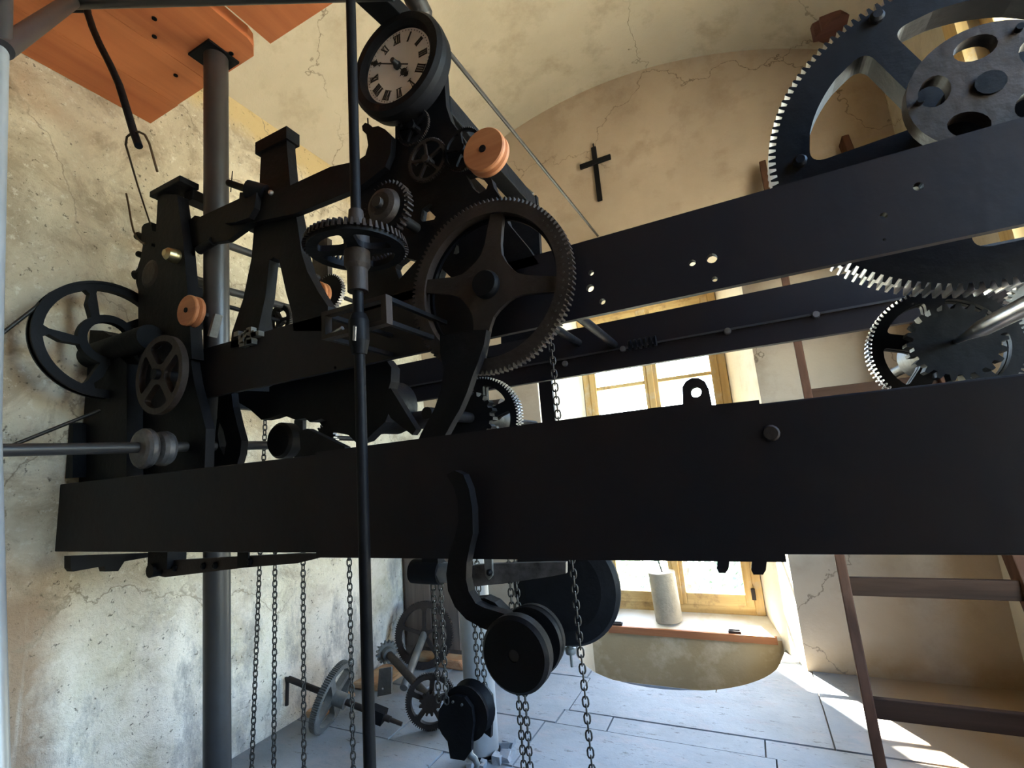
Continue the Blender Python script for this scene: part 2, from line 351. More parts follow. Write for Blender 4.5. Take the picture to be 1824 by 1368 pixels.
for a, b in (((NW1 - 0.01, NX1 + 0.9), (-3.1, 4.2)), ((XL - 0.8, NW0 + 0.01), (-3.1, 4.2)), ((NW0, NW1), (NTOP - 0.16, 4.2)), ((NW0, NW1), (-3.1, ZS - 0.03))):
    mb.box((a[0], YW + 0.05, b[0]), (a[1], YO, b[1]))
struct(mb.build('wall_outer', M_OUT, org=(0, 0, 0)), 'outer face of the thick tower wall')
# right wall with an unseen window opening added for its light, back wall
W2Y0, W2Y1, W2Z0, W2Z1 = 0.42, 2.22, -0.70, 1.70
mb = MB()
mb.box((XR, YB - 0.3, -3.1), (XR + 0.3, W2Y0, 3.0)); mb.box((XR, W2Y1, -3.1), (XR + 0.3, YF + 0.05, 3.0))
mb.box((XR, W2Y0, -3.1), (XR + 0.3, W2Y1, W2Z0)); mb.box((XR, W2Y0, W2Z1), (XR + 0.3, W2Y1, 3.0))
struct(mb.build('wall_right', M_VAULT, org=(0, 0, 0)), 'pale plaster wall on the right')
mb = MB(); mb.box((XL - 0.3, YB - 0.3, -3.1), (XR + 0.3, YB, 3.0)); struct(mb.build('wall_back', M_FAR, org=(0, 0, 0)), 'plaster wall behind the viewer')
mb = MB(); vs = []; N = 40
for y in (YB - 0.3, YF + 0.3):
    for i in range(N + 1):
        x = XL - 0.02 + (XR - XL + 0.04) * i / N; vs.append((x, y, vz(x)))
    for i in range(N + 1):
        x = XL - 0.02 + (XR - XL + 0.04) * i / N; vs.append((x, y, vz(x) + 0.3))
q = 2 * (N + 1)
mb.add(vs, [(i, i + 1, q + i + 1, q + i) for i in range(N)] + [(N + 1 + i, q + N + 1 + i, q + N + 2 + i, N + 2 + i) for i in range(N)], 0, True)
struct(mb.build('ceiling', M_VAULT, org=(0, 0, 0)), 'low plastered barrel vault')

# floor: bed and stone slabs, cut round by the pit under the window
fl = S('floor'); fl['label'] = 'worn grey stone slab floor'
def floor_outline(x0, x1, y0, y1, gap=0.003, nn=14):
    x0 += gap; x1 -= gap; y0 += gap; y1 -= gap
    pts = [(x0, y0), (x1, y0)]
    pts += [(x1 + (x0 - x1) * i / nn, max(y0 + 0.001, min(y1, pit_y(x1 + (x0 - x1) * i / nn)))) for i in range(nn + 1)]
    return pts
FLAT = Matrix.Identity(3)
mb = MB(); mb.prism([[(XL - 0.05, YB), (XR + 0.05, YB)] + [(XR + 0.05 + (XL - XR - 0.1) * i / 60, min(YF + 0.3, pit_y(XR + 0.05 + (XL - XR - 0.1) * i / 60) + 0.012)) for i in range(61)]], FL - 0.16, FL - 0.012, FLAT)
bed = mb.build('floor_bed', M_MORTAR, fl)
rows = [(-1.6, -0.9, [-2.2, -1.3, -0.4, 0.97]), (-0.9, -0.2, [-2.2, -0.9, 0.1, 0.97]), (-0.2, 0.5, [-2.2, -1.5, -0.5, 0.4, 0.97]), (0.5, 1.2, [-2.2, -1.1, -0.2, 0.97]),
        (1.2, 1.845, [-2.2, -1.32, -0.45, 0.3, 0.97]), (1.845, 2.19, [-2.2, -1.62, -1.0, -0.065, 0.97]), (2.19, 2.315, [-2.2, -1.5, -0.95, -0.715, -0.1, 0.55, 0.97]),
        (2.315, 2.67, [-2.2, -1.75, -0.93, 0.14, 0.97]), (2.67, YF + 0.16, [-2.2, -1.55, -0.95, -0.3, 0.139, 0.97])]
for y0, y1, xs in rows:
    for a, b in zip(xs, xs[1:]):
        dz = random.uniform(-0.003, 0.003); mb = MB(); ol = floor_outline(a, b, y0, y1)
        if y1 > 2.9 or y0 > 2.3:
            ol = [p for p in ol]
        mb.prism([ol], FL - 0.03, FL + dz, FLAT); mb.build('slab', M_STONE, fl)
mb = MB(); mb.box((NX0 - 0.1, 2.5, FL - 0.62), (NX1 + 0.1, YA + 0.05, FL - 0.6)); mb.build('pit_bottom', M_MORTAR, fl)

# ------------------------------------------------------------------ windows
def make_window(name, label, Mx, W_, H_, ncol_panes, nrow, hinge=True):
    # local: u across, v up, w depth; Mx maps (u, v, w) -> world
    s = S(name); s['label'] = label
    def bx(u0, v0, w0, u1, v1, w1, nm, m, par=s, bev=0.004):
        mb = MB(); c = [Mx(u, v, w) for u in (u0, u1) for v in (v0, v1) for w in (w0, w1)]
        mb.box([min(p[i] for p in c) for i in range(3)], [max(p[i] for p in c) for i in range(3)]); return mb.build(nm, m, par, bev)
    f = 0.055
    bx(0, 0, 0, f, H_, 0.07, 'jamb', M_PINE); bx(W_ - f, 0, 0, W_, H_, 0.07, 'jamb', M_PINE)
    bx(f, 0, 0, W_ - f, f, 0.07, 'bottom_rail', M_PINEX); bx(f, H_ - f * 1.3, 0, W_ - f, H_, 0.07, 'head_rail', M_PINEX)
    sw = (W_ - 2 * f) / 2; st = 0.05
    for c in range(2):
        u0 = f + c * sw; u1 = u0 + sw
        sa = bx(u0, f, -0.012, u0 + st, H_ - f * 1.3, 0.04, 'sash_stile', M_PINE); bx(u1 - st, f, -0.012, u1, H_ - f * 1.3, 0.04, 'sash_stile', M_PINE)
        bx(u0 + st, f, -0.012, u1 - st, f + 0.075, 0.04, 'sash_rail', M_PINEX); bx(u0 + st, H_ - f * 1.3 - 0.06, -0.012, u1 - st, H_ - f * 1.3, 0.04, 'sash_rail', M_PINEX)
        z0 = f + 0.075; z1 = H_ - f * 1.3 - 0.06; ph = (z1 - z0) / nrow
        for r in range(nrow):
            if r: bx(u0 + st, z0 + r * ph - 0.013, 0.0, u1 - st, z0 + r * ph + 0.013, 0.035, 'muntin', M_PINEX, s, 0.003)
            bx(u0 + st - 0.004, z0 + r * ph, 0.016, u1 - st + 0.004, z0 + (r + 1) * ph, 0.019, 'pane', M_GLASS, s, 0)
        if hinge:
            for v in (0.10, H_ - 0.2):
                uu = u0 if c == 0 else u1
                bx(uu - 0.012, v, -0.02, uu + 0.012, v + 0.07, -0.008, 'hinge', M_RUST, s, 0.002)
    bx(W_ / 2 - 0.022, f, -0.026, W_ / 2 + 0.022, H_ - f * 1.3, -0.012, 'cover_strip', M_PINE)
    bx(W_ / 2 - 0.012, H_ * 0.42, -0.05, W_ / 2 + 0.012, H_ * 0.42 + 0.10, -0.026, 'latch', M_RUST)
    return s
make_window('window_1', 'old pine casement window with eight panes in the far wall', lambda u, v, w: (NW0 + u, YW - 0.02 + w, ZS + 0.035 + v), NW1 - NW0, NTOP - 0.15 - (ZS + 0.035), 2, 4)
make_window('window_added', 'pine casement window added out of view in the right wall for light', lambda u, v, w: (XR + 0.06 + w, W2Y1 - u, W2Z0 + v), W2Y1 - W2Y0, W2Z1 - W2Z0, 2, 3, False)
mb = MB(); mb.box((XR - 0.015, W2Y1 - 0.02, W2Z0 - 0.1), (XR + 0.02, W2Y1 + 0.07, W2Z1 + 0.1)); mb.box((XR - 0.015, W2Y0 - 0.07, W2Z0 - 0.1), (XR + 0.02, W2Y0 + 0.02, W2Z1 + 0.1))
struct(mb.build('trim_2', M_PINE), 'pine casing of the added right wall window')
for px in (1101, 1311):
    q = at(px, 1124 if px < 1200 else 1140, Y=YA + 0.02); mb = MB(); mb.box((q.x - 0.035, YA - 0.005, ZS - 0.012), (q.x + 0.035, YA + 0.03, ZS + 0.006)); mb.cyl((q.x - 0.03, YA + 0.012, ZS + 0.008), (q.x + 0.03, YA + 0.012, ZS + 0.008), 0.006, 8)
    tag(mb.build('iron_bracket', M_RUST), 'small rusty bracket on the sill ' + ('near the round pendulum bob' if px < 1200 else 'at its right end near the ladder'), 'bracket', 'brackets on the sill')

# ------------------------------------------------------------------ outdoors
mb = MB(); mb.box((-40, -40, -3.2), (40, 60, -3.0)); struct(mb.build('ground', M_GRASS), 'pale gravel ground outside the windows')
mb = MB(); mb.prism([[(-1.45, 4.6), (-1.63, 5.82), (-9.0, 5.82), (-9.0, 4.2), (-1.7, 4.2)]], -3.0, 7.5, FLAT)  # added unseen wall, cuts the sunlight down to a narrow strip
struct(mb.build('wall_sun_block', M_OUT, org=(0, 0, 0)), 'unseen wall added outside to hold back part of the sun')
def bush(x, y, z0, rx, rz, seed, label):
    rnd = random.Random(seed); t = T('garden_tree', label, 'tree', (x, y, z0), 'trees outside the window')
    mb = MB(); mb.cyl((x, y, z0), (x, y, z0 + rz), 0.12, 8, 0.07); mb.build('trunk', M_CAB, t)
    mb = MB()
    for i in range(1500):
        u = rnd.uniform(-1, 1); a = rnd.uniform(0, 2 * PI); rr = rnd.uniform(0.55, 1.0) ** 0.5; s = math.sqrt(1 - u * u)
        c = Vector((x + rx * rr * s * math.cos(a), y + rx * rr * s * math.sin(a), z0 + rz * 1.1 + rz * rr * u)); d = Vector((rnd.gauss(0, 1), rnd.gauss(0, 1), rnd.gauss(0, 1))).normalized()
        e = d.orthogonal().normalized(); l = rnd.uniform(0.07, 0.13)
        mb.add([c - d * l, c + e * l * 0.5, c + d * l, c - e * l * 0.5], [(0, 1, 2, 3)])
    f = mb.build('foliage', M_LEAF, t); f['kind'] = 'stuff'
bush(-1.3, 9.5, -3.0, 1.35, 1.1, 1, 'leafy bush outside seen through the left lower panes')
bush(1.5, 10.0, -3.0, 1.35, 1.2, 2, 'leafy bush outside seen through the right lower panes')
bush(-0.4, 14.5, -3.0, 2.0, 1.5, 3, 'more distant bush outside behind the two nearer ones')

# ------------------------------------------------------------------ gear helpers
def tooth_loop(r, h, nT, cx=0, cz=0, a0=0.0, duty=(0.06, 0.22, 0.5, 0.66), saw=False):
    out = []; p = 2 * PI / nT
    for i in range(nT):
        b = a0 + i * p
        if saw: seq = ((0.0, r - h), (0.04, r), (0.35, r - h * 0.35))
        else: seq = ((0.0, r - h), (0.18, r), (0.48, r), (0.66, r - h))
        for f, rr in seq: out.append((cx + rr * math.cos(b + f * p), cz + rr * math.sin(b + f * p)))
    return out
def round_poly(pts, rad, n=8):
    out = []; N = len(pts)
    for i in range(N):
        p0, p, p1 = Vector(pts[i - 1]), Vector(pts[i]), Vector(pts[(i + 1) % N]); a = p0 - p; b = p1 - p
        k = min(rad, a.length * 0.48, b.length * 0.48)
        if a.angle(b) > 2.7: out.append((p.x, p.y)); continue
        q0 = p + a.normalized() * k; q1 = p + b.normalized() * k
        for j in range(n + 1):
            s = j / n; v = q0 * (1 - s) ** 2 + p * 2 * s * (1 - s) + q1 * s * s; out.append((v.x, v.y))
    return out
def sector(cx, cz, r1, r2, a1, a2, hw, n=22, cr=0.4):
    d1 = math.asin(min(0.95, hw / r1)); d2 = math.asin(min(0.95, hw / r2)); pts = []
    A = [(r2, a1 + d2 + (a2 - a1 - 2 * d2) * i / n) for i in range(n + 1)]
    B = [(r1, a2 - d1 - (a2 - a1 - 2 * d1) * i / 4) for i in range(5)] if a2 - a1 - 2 * d1 > 0.08 else [(r1, (a1 + a2) / 2)]
    pts = [(cx + r * math.cos(a), cz + r * math.sin(a)) for r, a in A + B]
    big = cr * (r2 - r1); P = []
    N = len(pts); keep = []
    # thin out points close to the four corners so that they can be rounded
    cor = [0, n, n + 1, N - 1] if len(B) > 1 else [0, n, n + 1]
    for i, p in enumerate(pts):
        if i in cor or all((Vector(p) - Vector(pts[c])).length > big for c in cor): keep.append(p)
    return round_poly(keep, big)
def gear_mesh(c, y0, y1, r, h, nT, rin, rhub, ns, hw, a0=0.0, M=YUP, O=(0, 0, 0), saw=False, bore=0.0, toothed=True):
    cx, cz = c; mb = MB()
    outer = tooth_loop(r, h, nT, cx, cz, 0, saw=saw) if toothed else circ(cx, cz, r, 64)
    holes = [sector(cx, cz, rhub, rin, a0 + 2 * PI * i / ns, a0 + 2 * PI * (i + 1) / ns, hw) for i in range(ns)] if ns else []
    mb.prism([outer] + holes, y0, y1, M, O, 0, None); k = len(mb.f)
    # worn metal on the tooth flanks
    if toothed:
        nf = 0
        for i, f in enumerate(mb.f):
            if len(f) == 4 and nf < len(outer): mb.m[i] = 1; nf += 1
    return mb
def axle(t, c, y0, y1, r, m, n=14, name='arbor'):
    mb = MB(); mb.cyl((c[0], y0, c[1]), (c[0], y1, c[1]), r, n); return mb.build(name, m, t)

# ------------------------------------------------------------------ the two carrying beams
Y1 = 0.85
t = T('steel_beam', 'wide black beam crossing the whole room in front, carrying the clock', 'beam', (-0.6, 0.89, -0.162))
mb = MB(); mb.box((XL - 0.05, Y1, -0.162), (XR + 0.05, Y1 + 0.08, 0.068)); mb.build('web', M_BEAM, t, 0.003)
P0 = at(568, 985, Y=0.84).x; pl = tr([(1352, 713), (1400, 998)], 0.84); xr_ = 0.03
lug = tr([(1217, 720), (1216, 690), (1222, 680), (1232, 674), (1245, 674), (1256, 680), (1262, 692), (1268, 722)], 0.838)
def dn(px): a = tr([(px[0], 990), (px[0], px[2] - 8), (px[0] + 4, px[2]), (px[1] - 5, px[2]), (px[1], px[2] - 8), (px[1], 990)], 0.838); return a
outline = [(P0, -0.169), (P0, 0.0725)] + [(p[0], max(p[1], 0.0725)) for p in lug] + [(xr_, 0.0725), (xr_, -0.169)]
d2 = dn((1338, 1364, 1022)); d1 = dn((1277, 1298, 1019))
for d in (d2, d1): outline += [(p[0], min(p[1], -0.169)) for p in reversed(d)]
hc = at(1240, 699, Y=0.838)
mb = MB(); mb.prism([outline, circ(hc.x, hc.z, 0.0085, 14)], 0.832, 0.8495); mb.build('bolted_plate', M_BEAM, t)
q = at(1372, 772, Y=0.85); mb = MB(); mb.lathe((q.x, 0.83, q.z), (q.x, 0.85, q.z), [(0, 0.0001), (0, 0.010), (0.006, 0.013), (0.02, 0.013)], 16); mb.build('bolt', M_RUST, t)
mb = MB(); mb.box((XL - 0.05, 1.63, -0.162), (XR + 0.05, 1.71, 0.068)); tag(mb.build('steel_beam', M_BEAM, None, 0.003), 'second black beam behind and parallel to the front one', 'beam')

# ------------------------------------------------------------------ clock frame: two long rails on posts
YA1, YA2 = 1.0, 1.63
fr = T('clock_bed', 'long black iron bed of the clock, two drilled rails one behind the other', 'clock', (-0.6, 1.3, 0.07))
holes = []
for px, py, r in ((1268, 460, 9), (1233, 468, 6), (1273, 497, 5), (1053, 486, 5), (1051, 513, 7), (1073, 537, 5.5), (1636, 332, 8), (1574, 384, 6), (1575, 427, 2.5), (597, 655, 3)):
    q = at(px, py, Y=YA1); dpt = (q @ ROT).z * -1 if False else -(ROT.transposed() @ q).z
    holes.append(circ(q.x, q.z, r * dpt / FPX, 14))
mb = MB(); mb.prism([[(-1.98, 0.316), (0.86, 0.316), (0.86, 0.493), (-1.98, 0.493)]] + holes, YA1, YA1 + 0.016); mb.build('front_rail', M_BEAM, fr)
mb = MB(); mb.box((-1.95, YA2, 0.375), (0.86, YA2 + 0.028, 0.480)); mb.box((-1.95, YA2 + 0.004, 0.308), (0.86, YA2 + 0.03, 0.375)); mb.build('rear_rail', M_BEAM, fr)
mb = MB(); mb.box((-1.95, YA2 - 0.007, 0.372), (0.86, YA2, 0.378)); mb.build('rear_rail_ledge', M_PIPE, fr)
for px, py in ((1296, 590), (1453, 561), (1007, 648), (1110, 622)):
    q = at(px, py, Y=YA2); mb = MB(); mb.lathe((q.x, YA2 - 0.012, q.z), (q.x, YA2, q.z), [(0, 0.0001), (0, 0.009), (0.008, 0.011), (0.013, 0.011)], 12); mb.build('bolt_head', M_STEEL, fr)
for x in (-1.93, 0.80):
    for y in (YA1 + 0.004, YA2 + 0.002):
        mb = MB(); mb.box((x - 0.03, y, 0.068), (x + 0.03, y + 0.024, 0.312)); mb.build('post', M_IRON, fr, 0.003)
    mb = MB(); mb.box((x - 0.02, YA1 + 0.028, 0.34), (x + 0.02, YA2, 0.46)); mb.build('cross_bar', M_IRON, fr)
mb = MB(); mb.cyl((-0.36, YA1 + 0.028, 0.395), (-0.36, YA2, 0.395), 0.014, 12); mb.build('cross_bar', M_IRON, fr)
mb = MB()
for i in range(6): q = at(1120 + i * 9, 600, Y=YA2 - 0.03); mb.lathe((q.x, YA2 - 0.05, 0.37), (q.x + 0.012, YA2 - 0.05, 0.37), [(0, 0.0001), (0, 0.016), (0.008, 0.018), (0.008, 0.0001)], 14)
mb.build('worm', M_IRON, fr)

# ------------------------------------------------------------------ great wheel on the right
GC = (0.481, 0.599)
t = T('great_wheel', 'huge black toothed wheel rising above the rail at the upper right', 'gear', (GC[0], 1.2, GC[1] - 0.34))
gear_mesh(GC, 1.17, 1.225, 0.340, 0.014, 132, 0.262, 0.075, 5, 0.026, math.radians(112)).build('rim', [M_IRON, M_STEEL], t)
mb = MB(); mb.lathe((GC[0], 1.1, GC[1]), (GC[0], 1.3, GC[1]), [(0, 0.02), (0, 0.055), (0.07, 0.06), (0.19, 0.06), (0.19, 0.0001)], 28); mb.build('hub', M_IRON, t)
axle(t, GC, 1.05, 1.66, 0.022, M_IRON)
hh = []
for i in range(5):
    a = math.radians(22 + 72 * i); ca, sa = math.cos(a), math.sin(a)
    hh.append([(GC[0] + ca * 0.076 + ca * 0.024 * math.cos(b) - sa * 0.031 * math.sin(b), GC[1] + sa * 0.076 + sa * 0.024 * math.cos(b) + ca * 0.031 * math.sin(b)) for b in [2 * PI * k / 18 for k in range(18)]])
mb = MB(); mb.prism([circ(GC[0], GC[1], 0.117, 48)] + hh, 1.055, 1.085, smooth_side=True); mb.build('pierced_disc', M_RUST, t)
for a in (57, 177, 297):
    mb = MB(); p = (GC[0] + 0.098 * math.cos(math.radians(a)), GC[1] + 0.098 * math.sin(math.radians(a))); mb.cyl((p[0], 1.045, p[1]), (p[0], 1.055, p[1]), 0.006, 10); mb.build('screw', M_IRON, t)
for px, py in ((1425, 287), (1562, 30)):
    q = at(px, py, Y=1.165); mb = MB(); mb.lathe((q.x, 1.155, q.z), (q.x, 1.17, q.z), [(0, 0.0001), (0, 0.009), (0.006, 0.014), (0.015, 0.014)], 12); mb.build('pin', M_IRON, t)
for x in (GC[0] - 0.03,):
    for y in (1.093, YA2):
        mb = MB(); mb.prism([[(x - 0.07, 0.49), (x + 0.13, 0.49), (x + 0.085, 0.60), (x + 0.06, 0.635), (x, 0.635), (x - 0.025, 0.60)]], y + 0.003, y + 0.027); mb.build('bearing', M_IRON, fr)

# ------------------------------------------------------------------ winding wheels under the rails
def barrel_wheel(c, name, label, ratchet_dx, nR, long_arbor):
    t = T(name, label, 'gear', (c[0], 1.3, c[1] - 0.13))
    gear_mesh(c, 1.275, 1.29, 0.131, 0.007, 84, 0.104, 0.05, 5, 0.016, 0.3).build('front_rim', [M_IRON, M_STEEL], t)
    gear_mesh(c, 1.296, 1.312, 0.131, 0.007, 84, 0.104, 0.05, 5, 0.016, 0.3).build('back_rim', [M_IRON, M_STEEL], t)
    mb = MB(); mb.lathe((c[0], 1.25, c[1]), (c[0], 1.5, c[1]), [(0, 0.0001), (0, 0.045), (0.02, 0.05), (0.16, 0.05), (0.16, 0.0001)], 24); mb.build('hub', M_IRON, t)
    mb = MB(); mb.prism([tooth_loop(0.078, 0.011, nR, c[0], c[1], 0.1)], 1.215, 1.245, YUP, (0, 0, 0), 0, 1); mb.build('ratchet', [M_IRON, M_IRON], t)
    mb = MB(); mb.prism([tooth_loop(0.058, 0.012, 14, c[0], c[1], 0.2)], 1.248, 1.272, YUP, (0, 0, 0), 0, 1); mb.build('chain_sprocket', [M_IRON, M_STEEL], t)
    return t
c2 = (0.405, 0.175)
t = barrel_wheel(c2, 'barrel_gear', 'spoked winding wheel with bright teeth and pointed steel arbor at the right', 0, 22, True)
mb = MB(); mb.lathe((c2[0], 1.215, c2[1]), (c2[0], 0.4, c2[1]), [(0, 0.0001), (0, 0.005), (0.05, 0.0075), (0.12, 0.0145), (0.42, 0.0145), (0.42, 0.0001)], 24); mb.build('arbor', M_STEEL, t)
axle(t, c2, 1.41, 1.70, 0.014, M_IRON)
q = at(1805, 560, Y=1.40); mb = MB(); mb.prism([tooth_loop(0.075, 0.009, 40, q.x + 0.055, q.z)], 1.38, 1.40, YUP, (0, 0, 0), 0, 1); mb.cyl((q.x + 0.055, 1.36, q.z), (q.x + 0.055, 1.64, q.z), 0.01, 12); tag(mb.build('pinion', [M_GREY, M_STEEL]), 'small pale toothed wheel at the right edge, above the pointed arbor', 'gear')
c3 = (-0.718, 0.154)
t = barrel_wheel(c3, 'barrel_gear', 'smaller winding wheel with fine teeth standing on the front beam left of the window', 0, 18, False)
axle(t, c3, 1.0, 1.70, 0.016, M_IRON)
# round dark bar behind the lower frame
mb = MB(); a = at(640, 742, Y=1.45); b = at(905, 730, Y=1.45); mb.cyl((a.x, 1.45, 0.20), (b.x - 0.02, 1.45, 0.20), 0.034, 18); tag(mb.build('winding_barrel', M_RUST), 'round brownish winding barrel lying behind the curved arm', 'barrel')

# ------------------------------------------------------------------ front four-spoke wheel
C1 = (-0.488, 0.425)
t = T('front_wheel', 'dark four-spoke toothed wheel in front of the frame beside the dial stand', 'gear', (C1[0], 0.95, C1[1] - 0.212))
mb = MB(); mb.prism([tooth_loop(0.213, 0.009, 112, *C1)] + [circ(C1[0], C1[1], 0.176, 64)], 0.938, 0.962, YUP, (0, 0, 0), 0, None)
mb.build('rim', [M_RUST, M_STEEL], t)
mb = MB(); mb.prism([circ(C1[0], C1[1], 0.184, 64), circ(C1[0], C1[1], 0.168, 64)], 0.962, 0.972, smooth_side=True); mb.build('inner_ring', M_IRON, t)
cr = []
for i in range(4):
    a = math.radians(-13 + 90 * i)
    def pp(r, d): return (C1[0] + r * math.cos(a) - d * math.sin(a), C1[1] + r * math.sin(a) + d * math.cos(a))
    cr += [pp(0.058, -0.040), pp(0.075, -0.028), pp(0.10, -0.022), pp(0.176, -0.017), pp(0.176, 0.017), pp(0.10, 0.022), pp(0.075, 0.028), pp(0.058, 0.040)]
mb = MB(); mb.prism([cr], 0.944, 0.956); mb.build('spokes', M_RUST, t)
mb = MB(); mb.lathe((C1[0], 0.925, C1[1]), (C1[0], 1.0, C1[1]), [(0, 0.0001), (0, 0.030), (0.01, 0.034), (0.02, 0.034)], 24); mb.build('hub', M_IRON, t)
axle(t, C1, 0.93, 1.64, 0.014, M_IRON)
for i in range(16):
    a = math.radians(-42 + 5.2 * i); mb = MB(); p = (C1[0] + 0.192 * math.cos(a), C1[1] + 0.192 * math.sin(a)); mb.cyl((p[0], 0.9365, p[1]), (p[0], 0.94, p[1]), 0.0026, 8); mb.build('rim_pin', M_INK, t)

# ------------------------------------------------------------------ dial
DC = (-0.717, 1.131)
t = T('clock_dial', 'small white dial with roman numerals and black bezel on top of the clock', 'clock', (DC[0], 0.95, DC[1] - 0.156))
mb = MB(); mb.lathe((DC[0], 0.925, DC[1]), (DC[0], 1.2, DC[1]), [(0.022, 0.111), (0.012, 0.113), (0.0, 0.124), (0.0, 0.144), (0.012, 0.154), (0.03, 0.155), (0.06, 0.150), (0.06, 0.0001)], 64); mb.build('bezel', M_IRON, t)
mb = MB(); mb.cyl((DC[0], 0.944, DC[1]), (DC[0], 0.962, DC[1]), 0.114, 64); fc = mb.build('face', M_DIAL, t)
def stroke(mb, u0, v0, u1, v1, wd, ang):
    ca, sa = math.cos(ang), math.sin(ang)
    d = Vector((u1 - u0, v1 - v0)).normalized(); nx, ny = -d.y * wd / 2, d.x * wd / 2
    pts = [(u0 + nx, v0 + ny), (u1 + nx, v1 + ny), (u1 - nx, v1 - ny), (u0 - nx, v0 - ny)]
    mb.prism([[(DC[0] + u * ca + v * sa, DC[1] - u * sa + v * ca) for u, v in pts]], 0.9425, 0.9445)
NUM = ['XII', 'I', 'II', 'III', 'IIII', 'V', 'VI', 'VII', 'VIII', 'IX', 'X', 'XI']
TH, TN = 0.0040, 0.0015
for i, s in enumerate(NUM):
    ang = 2 * PI * i / 12; mb = MB(); wd = {'I': 0.0065, 'V': 0.0125, 'X': 0.0125}; tot = sum(wd[c] for c in s); u = -tot / 2; r0, r1 = 0.072, 0.099
    for c in s:
        w_ = wd[c]; m_ = u + w_ / 2
        if c == 'I': stroke(mb, m_, r0, m_, r1, TH, ang)
        elif c == 'V': stroke(mb, m_ - 0.0042, r1, m_, r0, TH, ang); stroke(mb, m_, r0, m_ + 0.0042, r1, TN, ang)
        else: stroke(mb, m_ - 0.0045, r1, m_ + 0.0045, r0, TH, ang); stroke(mb, m_ - 0.0045, r0, m_ + 0.0045, r1, TN, ang)
        u += w_
    stroke(mb, -tot / 2, r1, tot / 2, r1, 0.0011, ang); stroke(mb, -tot / 2, r0, tot / 2, r0, 0.0011, ang)
    mb.build('numeral', M_INK, fc)
mb = MB()
for i in range(60): a = 2 * PI * i / 60; stroke(mb, 0, 0.1035, 0, 0.1065, 0.0008, a)
mb.build('minute_track', M_INK, fc)
def hand(name, ang, L, tail, y, fret):
    mb = MB(); ca, sa = math.cos(ang), math.sin(ang)
    f = lambda u, v: (DC[0] + u * ca + v * sa, DC[1] - u * sa + v * ca)
    mb.prism([[f(*p) for p in ((-0.0018, -tail), (0.0018, -tail), (0.0014, L), (-0.0014, L))]], y, y + 0.0015)
    for v, r in fret:
        mb.prism([[f(r * math.cos(b), v + r * math.sin(b)) for b in [2 * PI * k / 14 for k in range(14)]], [f(r * 0.55 * math.cos(b), v + r * 0.55 * math.sin(b)) for b in [2 * PI * k / 14 for k in range(14)]]], y, y + 0.0015)
        mb.prism([[f(-r * 1.5, v), f(0, v + r * 0.35), f(r * 1.5, v), f(0, v - r * 0.35)]], y, y + 0.0013)
    mb.build(name, M_INK, t)
hand('minute_hand', math.radians(297), 0.098, 0.045, 0.934, [(0.082, 0.009), (0.094, 0.005)])
hand('hour_hand', math.radians(146), 0.060, 0.012, 0.937, [(0.040, 0.011), (0.054, 0.007)])
mb = MB(); mb.lathe((DC[0], 0.918, DC[1]), (DC[0], 0.96, DC[1]), [(0, 0.0001), (0, 0.007), (0.014, 0.009), (0.02, 0.012), (0.027, 0.012)], 16); mb.build('centre_nut', M_INK, t)

# ------------------------------------------------------------------ dial stand: pierced casting, rear frame, top rail
st = T('dial_stand', 'pierced black casting that carries the dial above the frame', 'frame', (-0.66, 1.02, 0.49))
outl = tr([(704, 120), (704, 250), (699, 262), (694, 285), (690, 298), (668, 318), (650, 330), (640, 345), (632, 372), (620, 400), (628, 470), (630, 560), (960, 470), (940, 440), (905, 398), (889, 348), (880, 335), (875, 318), (850, 300), (838, 285), (828, 250), (803, 215), (795, 190), (790, 120)], 1.0)
hl = [[(741, 229), (745, 215), (749, 213), (752, 223)], [(736, 259), (737, 253), (749, 246), (745, 253)], [(736, 290), (743, 276), (750, 288), (741, 296)],
      [(688, 310), (692, 299), (695, 300), (694, 310)], [(813, 282), (822, 265), (828, 271), (829, 280)], [(830, 312), (843, 308), (857, 314), (869, 329), (866, 337), (853, 345), (842, 335)],
      [(749, 390), (752, 372), (766, 362), (770, 365), (763, 372), (769, 379), (776, 386), (773, 391), (752, 395)], [(704, 477), (708, 470), (722, 459), (742, 464), (711, 498)],
      [(808, 452), (813, 436), (817, 435), (818, 450), (813, 453)], [(781, 499), (787, 478), (808, 499)]]
mb = MB(); mb.prism([outl] + [tr(h, 1.0) for h in hl], 1.0, 1.024); mb.build('front_plate', M_IRON, st)
mb = MB(); mb.box((-0.66, 1.02, 0.985), (-0.60, YA2 + 0.03, 1.045)); mb.build('top_rail', M_IRON, st, 0.004)
mb = MB(); mb.box((-0.76, 1.02, 0.985), (-0.73, YA2 + 0.03, 1.035)); mb.build('top_rail', M_IRON, st, 0.004)
mb = MB(); mb.prism([[(-0.80, 0.48), (-0.62, 0.48), (-0.60, 0.85), (-0.595, 1.05), (-0.76, 1.05), (-0.78, 0.85)]], YA2, YA2 + 0.022); mb.build('rear_plate', M_IRON, st)
q = [at(*p, Y=1.60) for p in ((905, 305), (951, 344), (935, 356), (922, 345), (904, 322))]
mb = MB(); mb.prism([[(p.x, p.z) for p in q]], 1.595, 1.605); mb.build('bright_shim', M_GREY, st)
